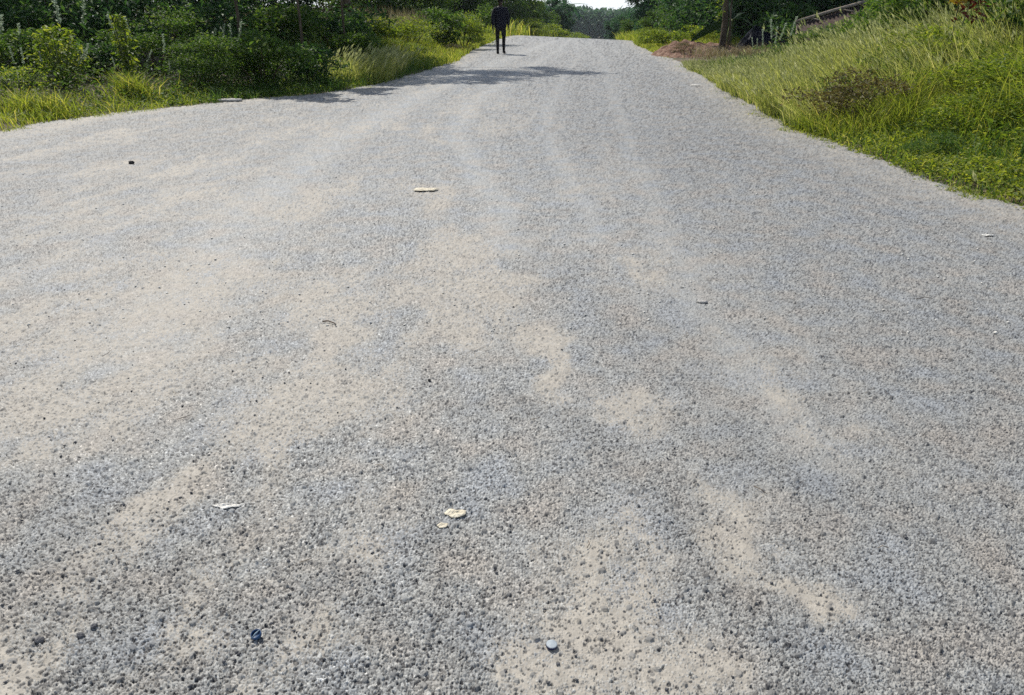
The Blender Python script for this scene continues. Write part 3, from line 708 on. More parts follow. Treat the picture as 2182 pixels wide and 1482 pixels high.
# grass tussock standing at the left edge of the road
x, y = gp(272, 226)
a = rng.normal(size=(420, 2)) * np.array([.16, .12])
root = empty('grass_tussock', (0, 0, 0), 0, 'bright yellow green grass tussock at the left road edge below the climber', 'grass tussock')
o, t = blades(x + a[:, 0], y + .35 + a[:, 1], .42, .007, .6, M['grass'], 'blades', parent=root)
x, y = gp(60, 258); a = np.clip(rng.normal(size=(620, 2)), -2, 2) * np.array([.24, .14])
root = empty('grass_tussock', (0, 0, 0), 0, 'bushy grass tussock at the lower left where the verge meets the road', 'grass tussock')
o, t = blades(x + a[:, 0], y + .35 + a[:, 1], .36, .007, .6, M['grass'], 'blades', parent=root)

# ================================================================== FAR MIDDLE
X, Y = scatter(60000, -6, 60, 50, 120, -.1, 9, -1)
o, t = blades(X, Y, 1.05, .03, .5, M['grass'], 'far_grass'); stuff(o, 'yellow green grass beyond the crest of the road', 'grass')
X, Y = scatter(16000, 4, 16, 38, 75, -.05, 5, 1)
o, t = blades(X, Y, .55, .022, .5, M['grass'], 'far_grass'); stuff(o, 'yellow green grass on the right verge at the crest', 'grass')
# trees on the left of the gap
MT = make_tree('tree', (0, 0, 0), 5.5, 2.6, 2.3, 11000, .19, 'mid', None, nl=46, crownz=2.1, r0=.13, lr=.28)
mt = [(1112, 74, 1.0, 'leafy sunlit green tree just right of the walking person'), (1062, 70, 1.15, 'tall green tree behind the head of the walking person'), (1000, 60, 1.1, 'green tree beyond the bushes left of the walking person'),
      (900, 46, .95, 'green tree at the far side of the dry clearing'), (955, 60, 1.25, 'tall tree behind the clearing, between two nearer ones'), (1152, 86, 1.0, 'rounded green tree between the sunlit tree and the banana plants'), (780, 44, 1.15, 'green tree at the back left of the clearing')]
for i, (u, y, s, lb) in enumerate(mt):
    o = MT if i == 0 else copy_tree(MT); x, _ = xz(u, 30, y)
    place(o, x, y, s, random.uniform(0, 6), lb, 'tree', 'trees at the left of the sky gap', -.2)
DT = make_tree('tree', (0, 0, 0), 6.0, 2.2, 2.7, 11000, .19, 'blue', None, nl=44, crownz=2.5, r0=.13, lr=.28)
x, _ = xz(1185, 30, 92); place(DT, x, 92, 1.15, 1, 'dark bluish tree at the left side of the sky gap', 'tree', None, -.3)
bx, _ = xz(1203, 30, 92)
banana((bx, 92, float(gz(np.array([bx]), np.array([92.]))[0])), 4.15, [(-.1, 2.7, .28, .22, .40), (.5, 2.2, .3, -.1, 1.0), (3.0, 2.0, .3, .8, 1.3), (1.6, 2.1, .3, 1.1, 1.2), (-.5, 2.4, .3, .0, 1.2), (4.2, 2.0, .3, .6, 1.6)],
       'dark banana plant whose long leaf sticks out into the white sky gap', 'blue')
bx, _ = xz(1212, 50, 98)
banana((bx, 98, float(gz(np.array([bx]), np.array([98.]))[0])), 3.7, [(.1, 2.4, .3, .2, 1.4), (2.8, 2.2, .3, .8, 1.3), (1.2, 2.1, .3, 1.1, 1.2), (-.9, 2.2, .3, .3, 1.5)],
       'drooping banana plant at the lower left of the sky gap', 'blue')
# trees on the right of the gap
rt = [('DT', 1395, 58, 1.1, 'dark bluish tree right of the sky gap'), ('DT', 1322, 90, .85, 'dark pointed tree bordering the right side of the sky gap'), ('MT', 1350, 60, .5, 'pale sunlit bushy tree at the right verge beyond the crest'),
      ('DT', 1430, 62, 1.2, 'tall dark tree behind the right verge'), ('MT', 1470, 48, .9, 'green tree left of the leaning banana leaf'), ('DT', 1338, 110, 1.15, 'distant dark tree at the foot of the sky gap'),
      ('MT', 1400, 52, .55, 'low leafy tree on the right verge by the crest'), ('DT', 1500, 40, .9, 'dark tree behind the brown trunk on the left'), ('DT', 1570, 37, 1.0, 'dark tree behind the dark plastic heap'), ('DT', 1650, 36, 1.0, 'dark tree left of the shed roof'),
      ('DT', 1740, 33, 1.05, 'dark tree behind the shed roof'), ('DT', 1840, 30, 1.05, 'dark tree at the right end of the shed'), ('MT', 1960, 24, .85, 'dark green tree at the upper right behind the bank'), ('MT', 2120, 20, .75, 'green tree at the top right corner')]
for i, (k, u, y, s, lb) in enumerate(rt):
    o = copy_tree(DT if k == 'DT' else MT); x, _ = xz(u, 30, y)
    if 'group' in o: del o['group']
    place(o, x, y, s, random.uniform(0, 6), lb, 'tree', 'trees on the right', -.3)
thicket(6, 24, 29, 46, 1.2, 3.6, 26000, .19, 'dark', 'undergrowth', 'dark undergrowth behind the right bank', dens=lambda X, Y: X > 6.5 + (46 - Y) * .10)
# far tree line across the valley
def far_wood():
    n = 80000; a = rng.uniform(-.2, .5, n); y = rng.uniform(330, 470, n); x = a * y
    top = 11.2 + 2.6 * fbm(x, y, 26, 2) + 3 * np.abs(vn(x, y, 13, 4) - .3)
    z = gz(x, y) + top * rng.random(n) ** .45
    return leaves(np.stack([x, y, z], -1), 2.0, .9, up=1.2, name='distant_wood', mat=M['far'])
stuff(far_wood(), 'bluish distant wood on the far side of the valley', 'wood')

# ================================================================== RIGHT SIDE
# brown trunk
ty = 26.8; tx = xz(1537, 110, ty)[0]
TT = make_tree('tree', (0, 0, 0), 7.0, 1.6, 1.3, 1500, .24, 'mid', 'tree with a bare straight brown trunk standing beside the earth mound on the right', r0=.11, bark='bark', nl=14, lean=(.0, .03))
place(TT, tx, ty, 1)
_m = MB(); _m.tube([(.16, -.05, -.1), (.20, -.06, .7), (.15, -.04, 1.5), (.24, 0, 2.6), (.2, .1, 4.2)], [.045, .035, .03, .03, .02], 7)
_m.tube([(.10, 0, 2.2), (-.35, .1, 3.1), (-.7, .2, 4.3)], [.06, .045, .02], 7); _m.build('side_stem', M['palebark'], TT)
# leaves climbing along the trunk
P = np.stack([-.30 + .22 * rng.random(60), -.05 - .1 * rng.random(60), 1.0 + 1.0 * rng.random(60)], -1)
leaves(P, .10, .5, up=1.2, name='trunk_leaves', mat=M['lime'], parent=TT)
bx, _ = xz(1556, 60, 28.0)
banana((bx, 28.0, float(gz(np.array([bx]), np.array([28.0]))[0])), 1.15, [(3.22, 1.5, .15, -.30, .35, 1.15), (2.8, 1.0, .14, 1.0, 1.0), (.3, 1.1, .15, .7, 1.3), (1.7, 1.2, .15, 1.1, 1.2), (-.6, 1.0, .14, .3, 1.5)],
       'banana plant behind the brown trunk with one dark leaf hanging to the left', 'deep')
# earth mound
def mound():
    cx, cy = gp(1478, 122); cx += .1; cy += 1.0
    xs = np.linspace(-2.6, 3.4, 150); ys = np.linspace(-2.6, 2.8, 130)
    X, Y = np.meshgrid(xs, ys); r = np.hypot(X / 1.9, Y / 2.1)
    H = .42 * sstep(1, .15, r) + .20 * sstep(1, .2, np.hypot((X - 1.7) / 1.5, (Y - .1) / 1.8))
    H = H * (.5 + 1.0 * fbm(X, Y, .5, 33)) + .12 * (fbm(X, Y, .16, 34) - .5)
    Z = gz(X + cx, Y + cy) + H - .03 - .2 * sstep(.85, 1.25, np.minimum(r, np.hypot((X - 1.7) / 1.5, (Y - .1) / 1.8)))
    V = np.stack([X + cx, Y + cy, Z], -1).reshape(-1, 3); I = np.arange(X.size).reshape(X.shape)
    F = np.stack([I[:-1, :-1], I[:-1, 1:], I[1:, 1:], I[1:, :-1]], -1).reshape(-1, 4)
    return mesh_obj('earth_mound', V, F, M['mound'])
tag(mound(), 'reddish brown bare earth mound at the right road edge below the brown trunk', 'earth mound')
# dark plastic heap
def heap():
    cx, cy = 8.9, 28.0; g = float(gz(np.array([cx]), np.array([cy]))[0])
    xs = np.linspace(-1.1, 1.2, 90); ys = np.linspace(-.8, .8, 60)
    X, Y = np.meshgrid(xs, ys); r = np.hypot(X / 1.05, Y / .78)
    H = .74 * np.clip(1 - r ** 2.2, 0, None) ** .55 * (.75 + .5 * fbm(X, Y, .8, 3)) + .10 * np.abs(fbm(X + .5 * Y, Y, .28, 6, 3) - .5) * 2 * (r < 1) + .18 * np.exp(-((X + .45) / .25) ** 2) * (r < 1)
    Z = np.where(r < 1.02, g + H, g - .1)
    V = np.stack([X + cx, Y + cy, Z], -1).reshape(-1, 3); I = np.arange(X.size).reshape(X.shape)
    F = np.stack([I[:-1, :-1], I[:-1, 1:], I[1:, 1:], I[1:, :-1]], -1).reshape(-1, 4)
    return mesh_obj('plastic_heap', V, F, M['tarp'])
tag(heap(), 'heap of shiny blue black plastic sheeting lying in the shade right of the brown trunk', 'plastic heap')
ST = make_tree('tree', (0, 0, 0), 6.6, 3.1, 1.4, 13000, .22, 'dark', 'dark spreading tree that shades the plastic heap on the right', nl=26, r0=.12, crownz=4.9, lean=(-.2, 0))
place(ST, 9.4, 32.2, 1)
# low shed roof
def shed():
    y = 21.0; x0, z0 = xz(1697, 46, y); x1, z1 = xz(1848, 3, y + 1.5)
    root = empty('shed', (x0, y, 0), 0, 'low shed roof of dark rusty sheets with pale edge pole, behind the bank plants', 'shed')
    L_ = x1 - x0; dz = z1 - z0
    m = MB(); m.tube([(0, 0, z0), (L_ * .5, .75, z0 + dz * .52), (L_, 1.5, z1)], [.035, .042, .05], 8); m.build('edge_pole', M['wood'], root)
    m = MB(); n = 60                       # corrugated sheets sloping down to the viewer
    for i in range(n + 1):
        t = i / n; c = .018 * math.sin(i * 1.9)
        for q in (0, 1):
            for s_ in (0, 1):
                m.v.append((L_ * t + q * .1, 1.5 * t - q * 1.25, z0 + dz * t - .055 - q * .62 + c - s_ * .012))
    for i in range(n):
        a = i * 4; b = a + 4
        m.f += [(a, b, b + 2, a + 2), (a + 1, a + 3, b + 3, b + 1), (a, a + 1, b + 1, b), (a + 2, b + 2, b + 3, a + 3)]
    m.build('roof', M['rust'], root)
    for (px, py, pz) in ((.08, .05, z0), (L_ * .98, 1.48, z1), (.15, -1.1, z0 - .6), (L_, .3, z1 - .6)):
        m = MB(); gg = float(gz(np.array([x0 + px]), np.array([y + py]))[0]); m.tube([(px, py, gg - .1), (px, py, pz - .07)], [.045, .04], 8); m.build('post', M['wood'], root)
    for t, ln in ((.62, .5), (.2, .3)):
        m = MB(); m.tube([(L_ * t, 1.5 * t + .02, z0 + dz * t - .02), (L_ * t + ln, 1.5 * t - .2, z0 + dz * t - .10)], [.02, .014], 6); m.build('rafter', M['wood'], root)
shed()
# bank shrubs
Rr = [
    ('fine', 1780, 100, 17.5, 1.3, .47, 'grey green fine leaved bush in front of the shed roof'),
    ('fine', 1900, 60, 15.0, 1.2, .82, 'tall mid green bush right of the shed roof'),
    ('mid', 1850, 80, 16.8, .9, .7, 'leafy green bush covering the right end of the shed'),
    ('mid', 1975, 30, 16.0, 1.3, .95, 'green bush at the back of the bank, left of the red and yellow plant'),
    ('lime', 2050, 110, 10.6, .9, .55, 'bright yellow green bush below the red and yellow plant'),
    ('mid', 2140, 50, 11.8, 1.0, .85, 'green bush at the upper right beside the red and yellow plant'),
    ('limefine', 2150, 150, 9.0, 1.1, .42, 'yellow green weedy bush at the right picture edge'),
    ('limefine', 2110, 190, 8.2, .7, .32, 'small bush with pale leaf tips near the right picture edge'),
    ('fine', 1690, 110, 19.5, 1.0, .36, 'low green bush at the left end of the bank, before the shed'),
    ('limefine', 1960, 140, 11.5, .9, .55, 'low yellow green bush in the middle of the right bank'),
    ('brown', 1800, 205, 9.4, .75, .42, 'reddish brown bush standing in for a shadowed hollow near the right road edge'),  # brown leaves stand in for a dark, shadowed hollow in the bank
    ('fine', 1985, 285, 7.3, .34, .17, 'small low green bush behind the creeping leaves on the right'),
    ('fine', 1890, 170, 10.4, .95, .42, 'green bush behind the reddish brown bush'),
    ('brown', 1462, 88, 27.5, .7, .26, 'dry brown tuft beside the earth mound'),
    ('lime', 1430, 75, 33, 1.2, .5, 'yellow green bush on the right verge left of the earth mound'),
    ('limefine', 1380, 78, 37, 1.1, .45, 'low bright bush at the right verge by the crest'),
    ('lime', 1480, 60, 32, 1.1, .62, 'yellow green bush behind the earth mound'),
    ('bigdark', 1605, 30, 31.5, 1.2, 1.0, 'dark broad leaved bush right of the brown trunk, above the plastic heap'),
    ('bigdark', 1680, 30, 28.5, 1.3, .95, 'dark broad leaved bush between the plastic heap and the shed pole'),
    ('dark', 1720, 40, 23.5, 1.2, .7, 'dark bush under the low end of the shed pole'),
]
for k, u, v, y, r, h, lb in Rr: shrub(k, u, v, y, r, h, lb)
# red and yellow plant
x, z = xz(2045, -4, 10.6); g = float(gz(np.array([x]), np.array([10.6]))[0])
root = empty('croton', (x, 10.6, g), 0, 'plant with upright yellow and dark red leaves at the upper right', 'plant')
P = np.stack([rng.normal(size=90) * .055, rng.normal(size=90) * .06, z - g - .10 + .3 * rng.random(90)], -1)
leaves(P, .11, .34, name='yellow_leaves', mat=M['croton'], parent=root, bias=np.array([-.2, 0, 1.0]), rnd=.75 + .25 * rng.random(90))
P = np.stack([.16 + rng.normal(size=130) * .13, rng.normal(size=130) * .1, z - g - .25 + .5 * rng.random(130)], -1)
leaves(P, .10, .4, name='red_leaves', mat=M['croton'], parent=root, rnd=.45 * rng.random(130))
m = MB(); m.tube([(0, 0, -.1), (.02, 0, (z - g) * .5), (0, 0, z - g)], [.011, .009, .006], 7); m.tube([(.0, 0, .4), (.1, 0, (z - g) * .7), (.16, 0, z - g)], [.009, .008, .005], 7); m.build('stem', M['stem'], root)

# tall seeding grass of the bank
def dens_r(X, Y): return np.clip(.25 + 1.1 * fbm(X, Y, 1.1, 44), 0, 1) * np.where(Y < 8.6, .25 + .75 * sstep(1.1, 2.4, edge(X, Y)), 1)
X, Y = scatter(270000, 3.2, 15, 4.8, 24, .0, 8.5, 1, dens_r)
k = ~((X > 4.5) & (X < 10.5) & (Y > 22.3)); X = X[k]; Y = Y[k]
hgt = (.25 + 1.5 * fbm(X, Y, .5, 55, 2)) * (1 - .35 * sstep(12, 15, Y)) * (.28 + .14 * sstep(8, 10, Y) + (.42 - .14 * sstep(8, 10, Y)) * sstep(.1, 1.6, edge(X, Y)) + .2 * (fbm(X, Y, 1.6, 45) - .5)) * (1 - .45 * sstep(8.5, 6, Y) * sstep(2.6, 1.2, edge(X, Y))) * (1 - .60 * sstep(14, 21, Y))
pale = (fbm(X, Y, 1.8, 52) + .35 * sstep(7.5, 12, Y) - .25 * sstep(1.5, 5, edge(X, Y))) > .52
o, t2 = blades(X[~pale], Y[~pale], hgt[~pale] * .85, .0042, .55, M['grass'], 'bright_grass', wind=(-.15, -.02)); stuff(o, 'bright yellow green grass over the right bank', 'grass')
X = X[pale]; Y = Y[pale]; hgt = hgt[pale]
o, t = blades(X, Y, hgt, .0045, .42, M['tall'], 'tall_grass', wind=(-.34, -.02)); stuff(o, 'pale seeding grass on the road side of the right bank', 'grass')
k = (rng.random(len(t)) < .22 * (.2 + 1.6 * (fbm(X, Y, 1.4, 46) > .47)))
n = k.sum(); D = np.stack([-.45 - .3 * rng.random(n), -.1 + .2 * rng.random(n), .9 + 0 * rng.random(n)], -1)
stuff(spindles(t[k] - D * .02, D, .075 + .05 * rng.random(n), 0, M['seed'], 'seed_heads'), 'pale feathery seed heads over the right bank grass', 'seed heads')
# undergrass, its blade colour darkened for the shade under the tall grass
X, Y = scatter(50000, 3.4, 15, 4.2, 24, .02, 8.5, 1); k = ~((X > 4.5) & (X < 10.5) & (Y > 22.3)); X = X[k]; Y = Y[k]
o, t = blades(X, Y, .30 * (.5 + .7 * sstep(.1, 1.5, edge(X, Y))), .007, .6, M['gshade'], 'under_grass'); stuff(o, 'grass coloured darker for the shade under the tall grass of the right bank', 'grass')
# broad leaved herbs through the bank
X, Y = scatter(130000, 3.6, 14, 4.5, 18, .4, 7, 1, lambda X, Y: fbm(X, Y, .8, 47) > .47)
Z = gz(X, Y) + .05 + .5 * rng.random(len(X)) * sstep(.3, 2, edge(X, Y))
stuff(leaves(np.stack([X, Y, Z], -1), .05, .5, up=.8, mat=M['lime'], name='herbs'), 'yellow green leafy herbs mixed into the right bank grass', 'herbs')
# creeping cover at the near right
X, Y = scatter(170000, 3.0, 8.5, 3.0, 10.5, -.10, 2.6, 1, lambda X, Y: np.clip(1.3 - .45 * edge(X, Y), 0, 1) * (.35 + .65 * (fbm(X, Y, .35, 49) > .40)) * sstep(-.12, .12, edge(X, Y)))
Z = gz(X, Y) + (.03 + .12 * fbm(X, Y, .3, 48)) * (.4 + .8 * rng.random(len(X))) * sstep(-.1, .4, edge(X, Y) + .1) + .01
stuff(leaves(np.stack([X, Y, Z], -1), .030, .75, up=1.3, mat=M['cover'], name='creeping_plants'), 'mat of small yellow green creeping leaves at the right road edge', 'ground cover')
# dry brown grass round the mound
X = rng.uniform(4.8, 9.6, 7000); Y = rng.uniform(21.5, 30, 7000); k = (edge(X, Y) > .05) & (edge(X, Y) < 4); X = X[k]; Y = Y[k]; k = fbm(X, Y, .6, 51) > .58; X = X[k]; Y = Y[k]
o, t = blades(X, Y, .30, .009, .9, M['straw'], 'dry_grass', z0=gz(X, Y) + .12); stuff(o, 'sparse dry brown grass around the earth mound', 'grass')
X, Y = scatter(24000, 4.5, 9, 29, 42, -.05, 4, 1)
o, t = blades(X, Y, .2 + .3 * sstep(.2, 2, edge(X, Y)), .012, .5, M['grass'], 'verge_grass'); stuff(o, 'yellow green grass on the right verge past the earth mound', 'grass')

X = rng.uniform(-9, 8, 400000); Y = 1.3 / np.tan(rng.uniform(.035, .28, 400000)); e = edge(X, Y)
k = (e > -.24) & (e < .06) & (fbm(X, Y, .45, 58, 3) - .42 * np.clip(-e, 0, 1) > .56); X = X[k]; Y = Y[k]
o, t = blades(X, Y, .035 + .05 * rng.random(len(X)), .004, .9, M['grass'], 'edge_weeds', zf=lambda a, b: np.maximum(roadz(a, b), gz(a, b)), wind=(0, 0)); stuff(o, 'small tufts of grass creeping onto the road along both edges', 'grass')
X, Y = scatter(60000, 3.4, 9, 9, 24, .1, 2.5, 1, lambda X, Y: fbm(X, Y, .7, 59) > .64)
o, t = blades(X, Y, .3, .004, .9, M['straw'], 'dry_stems', wind=(-.1, 0)); stuff(o, 'dry stems tangled into the right bank grass', 'grass')
# ================================================================== PERSON
def skin(name, verts, edges, radii, mat, parent, sub=1, rootv=0):
    me = bpy.data.meshes.new(name); me.from_pydata(verts, edges, []); o = bpy.data.objects.new(name, me); col.objects.link(o); o.parent = parent
    md = o.modifiers.new('Skin', 'SKIN'); md.use_smooth_shade = True
    sv = me.skin_vertices[0].data
    for i, r in enumerate(radii): sv[i].radius = r if isinstance(r, tuple) else (r, r); sv[i].use_root = (i == rootv)
    s = o.modifiers.new('Sub', 'SUBSURF'); s.levels = sub; s.render_levels = sub + 1
    me.materials.append(mat); return o
px, py = gp(1067, 116.5); pz = float(roadz(np.array([px]), np.array([py]))[0]) + .002
pr = empty('person', (px, py, pz), 0, 'person in a dark navy jacket and black trousers walking away along the left road edge', 'person'); pr.scale = (1.14, 1.1, 1.05)
# walking away: left foot behind on the ground, right heel lifting; x right, y forward
V_ = [(0, 0, .93), (0, .01, 1.08), (0, .02, 1.24), (0, .02, 1.42), (0, .02, 1.50), (0, .03, 1.58), (0, .03, 1.68), (0, .03, 1.72)]; E_ = [(0, 1), (1, 2), (2, 3), (3, 4), (4, 5), (5, 6), (6, 7)]
Rr_ = [(.14, .10), (.13, .095), (.15, .105), (.13, .09), .052, (.068, .08), (.076, .09), .05]
def chain(start, pts, rad):
    p = start
    for q, r in zip(pts, rad): V_.append(q); Rr_.append(r); E_.append((p, len(V_) - 1)); p = len(V_) - 1
    return p
wr_ = []
for s in (-1, 1):
    sw = .06 * s
    wr_.append(chain(3, [(.16 * s, .02, 1.42), (.21 * s, .0, 1.30), (.238 * s, .01 + sw, 1.12), (.245 * s, .052 + sw * 1.6, .90), (.245 * s, .06 + sw * 1.7, .85)], [.062, .05, .042, .028, (.036, .016)]))
    if s < 0: chain(0, [(-.105, 0, .84), (-.10, .05, .49), (-.092, -.06, .10), (-.092, -.06, .04), (-.092, .10, .025)], [.078, .05, .04, .038, .03])
    else: chain(0, [(.105, 0, .84), (.098, .10, .50), (.095, .24, .10), (.095, .22, .045), (.115, .36, .035)], [.078, .05, .04, .038, .03])
for wv, s in zip(wr_, (-1, 1)):
    bx_, by_, bz_ = V_[wv]
    for k, ln in enumerate((.065, .078, .082, .074)):
        oy = (k - 1.5) * .019
        chain(wv, [(bx_, by_ + oy * 1.1, bz_ - .035), (bx_ - .006 * s, by_ + oy * 1.2 + .004, bz_ - .035 - ln * .5), (bx_ - .02 * s, by_ + oy * 1.2 + .01, bz_ - .035 - ln)], [.010, .0088, .0075])
    chain(wv, [(bx_ - .01 * s, by_ + .038, bz_ - .01), (bx_ - .016 * s, by_ + .052, bz_ - .05)], [.011, .009])
skin('body', V_, E_, Rr_, M['skin'], pr, 1)
# face and ears are part of the head: small features
mb = MB(); mb.blob((0, .128, 1.655), (.014, .018, .024)); mb.build('nose', M['skin'], pr)
for s in (-1, 1):
    mb = MB(); mb.blob((.078 * s, .025, 1.655), (.012, .02, .032)); mb.build('ear', M['skin'], pr)
    mb = MB(); mb.blob((.03 * s, .112, 1.685), (.012, .008, .007)); mb.build('eye', M['paper'], pr)
mb = MB(); mb.blob((0, .116, 1.61), (.026, .008, .007)); mb.build('mouth', M['shoe'], pr)
mb = MB(); mb.blob((0, .012, 1.70), (.086, .098, .075), n=14, m=9, j=.03); mb.build('hair', M['hair'], pr)
# jacket: torso with sleeves
V_ = [(0, .0, .78), (0, .0, .92), (0, .01, 1.10), (0, .02, 1.26), (0, .02, 1.40), (0, .02, 1.485)]; E_ = [(0, 1), (1, 2), (2, 3), (3, 4), (4, 5)]
Rr_ = [(.215, .16), (.215, .16), (.205, .15), (.215, .15), (.18, .12), (.085, .085)]
for s in (-1, 1):
    sw = .06 * s
    chain(4, [(.16 * s, .02, 1.42), (.215 * s, .0, 1.30), (.238 * s, .01 + sw, 1.12), (.245 * s, .05 + sw * 1.6, .90)], [.085, .078, .068, .052])
skin('jacket', V_, E_, Rr_, M['jacket'], pr, 1)
V_ = [(0, 0, .92), (0, 0, .80)]; E_ = [(0, 1)]; Rr_ = [(.16, .12), (.14, .11)]
chain(0, [(-.105, 0, .80), (-.10, .05, .49), (-.092, -.055, .12), (-.092, -.06, .075)], [.090, .062, .046, .050])
chain(0, [(.105, 0, .80), (.098, .10, .50), (.095, .235, .13), (.095, .235, .085)], [.090, .062, .046, .050])
skin('trousers', V_, E_, Rr_, M['trouser'], pr, 1)
for c, d in (((-.092, -.02, .045), (-.0, .10)), ((.105, .27, .05), (.02, .10))):
    mb = MB(); mb.tube([(c[0] - d[0], c[1] - .08, c[2] + .015), (c[0], c[1] - .03, c[2] + .01), (c[0] + d[0] * .5, c[1] + .06, c[2] - .005), (c[0] + d[0], c[1] + .13, c[2] - .012)], [.036, .046, .045, .026], 12); mb.build('shoe', M['shoe'], pr)

# ================================================================== SMALL THINGS ON THE ROAD
def zr(x, y): return float(roadz(np.array([x]), np.array([y]))[0]) + .003
def cap(u, v, mat, label, tilt, up, h, side):
    x, y = gp(u, v); root = empty('bottle_cap', (x, y, zr(x, y) + .0045), .4, label, 'bottle cap'); root.rotation_euler = (tilt[0], tilt[1], .4)
    n = 40; r = .0118 if up else .0128
    disc = [(0, 0), (r * .8, .0002), (r * .97, .0012), (r * .97, .0024), (r * .8, .0018), (0, .0016)]
    wall = [(r * .975, .001), (r, .0022), (r * 1.02, h), (r * .9, h), (r * .88, .0026)]
    for nm, prof, mt_ in (('shell', disc, mat), ('skirt', wall, side)):
        if not up: prof = [(a, h - b) for a, b in prof]
        m = MB(); q = len(prof)
        for i in range(n):
            a = 2 * math.pi * i / n; k = 1.0 if i % 2 or nm == 'shell' else .965
            for j, (pr_, pz_) in enumerate(prof): m.v.append((pr_ * k * math.cos(a), pr_ * k * math.sin(a), pz_))
        for i in range(n):
            for j in range(q if nm == 'skirt' else q - 1):
                a = i * q; b = ((i + 1) % n) * q; j2 = (j + 1) % q
                f = (a + j, b + j, b + j2, a + j2); m.f.append(f if up else f[::-1])
        m.build(nm, mt_, root)
    if up:
        m = MB(); m.tube([(-.0115, -.006, h * .75), (0, 0, h * .98), (.0115, .007, h * .75)], [.0012, .0022, .0012], 6); m.build('fold_highlight', M['capp'], root)  # pale bar for the fold, its diagonal highlight put in as colour
cap(550, 1367, M['capb'], 'dark blue bottle cap lying open side up at the lower left of the road', (.16, -.26), True, .0095, M['capb'])
cap(1175, 1389, M['capf'], 'faded grey blue bottle cap with a dark navy rim lying flat at the bottom centre', (.04, .02), False, .0062, M['navy'])
def scrap(u, v, wx, wy, mat, label, cat, name='paper_scrap', th_=.0015, lift=.006, rz=0, holes=0):
    x, y = gp(u, v); n = 34; m = MB()
    k = random.random() * 100
    out = []
    for i in range(n):
        a = 2 * math.pi * i / n
        rr = 1 + .55 * (float(fbm(np.array([math.cos(a) * 2 + k]), np.array([math.sin(a) * 2]), 1.3, 3, 3)[0]) - .5) * 2.4
        out.append((wx * rr * math.cos(a), wy * rr * math.sin(a)))
    rings = [1, .66, .33]
    for s_ in (0, 1):
        for q in rings:
            for (a, b) in out:
                m.v.append((a * q, b * q, s_ * th_ + .0025 * math.sin(a * 90 + b * 130 + k) * (1.2 - q * .4)))
        m.v.append((0, 0, s_ * th_))
    o0 = 3 * n + 1
    for s_ in (0, 1):
        b = s_ * o0
        for rI in (0, 1):
            for i in range(n):
                f = (b + rI * n + i, b + rI * n + (i + 1) % n, b + (rI + 1) * n + (i + 1) % n, b + (rI + 1) * n + i); m.f.append(f if s_ else f[::-1])
        for i in range(n):
            f = (b + 2 * n + i, b + 2 * n + (i + 1) % n, b + 3 * n); m.f.append(f if s_ else f[::-1])
    for i in range(n): m.f.append((i, (i + 1) % n, o0 + (i + 1) % n, o0 + i))
    o = m.build(name, mat); o.location = (x, y, zr(x, y) + lift); o.rotation_euler = (0, 0, rz)
    return tag(o, label, cat)
scrap(485, 1088, .040, .012, M['paper'], 'long torn white scrap pressed into the gravel left of centre', 'scrap', lift=.003)
scrap(972, 1104, .027, .016, M['cream'], 'cream white crumpled scrap near the centre of the road', 'scrap', lift=.003)
scrap(945, 1130, .016, .008, M['cream'], 'tiny cream scrap just below the crumpled one', 'scrap', lift=.003)
scrap(908, 412, .088, .05, M['cream'], 'curled pale dry leaf lying on the road ahead of the centre', 'leaf', 'dry_leaf', lift=.012)
scrap(2102, 509, .035, .02, M['paper'], 'small white scrap at the right side of the road', 'scrap', lift=.006)
scrap(1481, 185, .10, .09, M['paper'], 'white scrap near the right road edge before the earth mound', 'scrap', lift=.01)
scrap(490, 219, .17, .13, M['stone'], 'flat pale stone at the foot of the shaded left bushes', 'stone', 'flat_stone', th_=.03, lift=.01)
scrap(1300, 100, .05, .05, M['paper'], 'tiny white speck of litter near the crest of the road', 'scrap', lift=.01)
def pebble(u, v, r, mat, label, cat='stone', name='stone'):
    x, y = gp(u, v); m = MB(); m.blob((0, 0, r[2] * .6), r, j=.26, n=11, m=7)
    o = m.build(name, mat); o.location = (x, y, zr(x, y)); o.rotation_euler = (0, 0, random.uniform(-.4, .4)); return tag(o, label, cat)
pebble(281, 353, (.028, .02, .02), M['dstone'], 'dark lump lying alone on the pale left part of the road')
pebble(1495, 651, (.026, .017, .007), M['stone'], 'flat square pale stone on the right half of the road')
pebble(915, 819, (.006, .006, .005), M['dstone'], 'tiny black pebble in the middle of the road')
pebble(175, 1366, (.010, .007, .006), M['gstone'], 'dark pebble at the lower left left of the dark blue cap')
pebble(88, 1376, (.010, .008, .006), M['gstone'], 'dark pebble nearest the lower left corner')
pebble(205, 1345, (.008, .007, .005), M['gstone'], 'dark pebble just above the one left of the blue cap')
def twig(pts, r, label):
    P = [gp(*p) for p in pts]; m = MB(); x0, y0 = P[0]
    m.tube([(a - x0, b - y0, r * .9 + .003 * (i % 2)) for i, (a, b) in enumerate(P)], [r * (1 - .12 * i) for i in range(len(P))], 6)
    o = m.build('twig', M['twig']); o.location = (x0, y0, zr(x0, y0) + .003); tag(o, label, 'twig')
twig([(688, 694), (700, 694), (712, 697), (717, 702)], .0035, 'small bent dark twig on the dusty left centre of the road')
twig([(1605, 1047), (1620, 1056), (1632, 1064)], .0012, 'thin pale straw on the right part of the road')
twig([(1950, 646), (1968, 643), (1985, 645)], .002, 'thin brown straw towards the right side of the road')
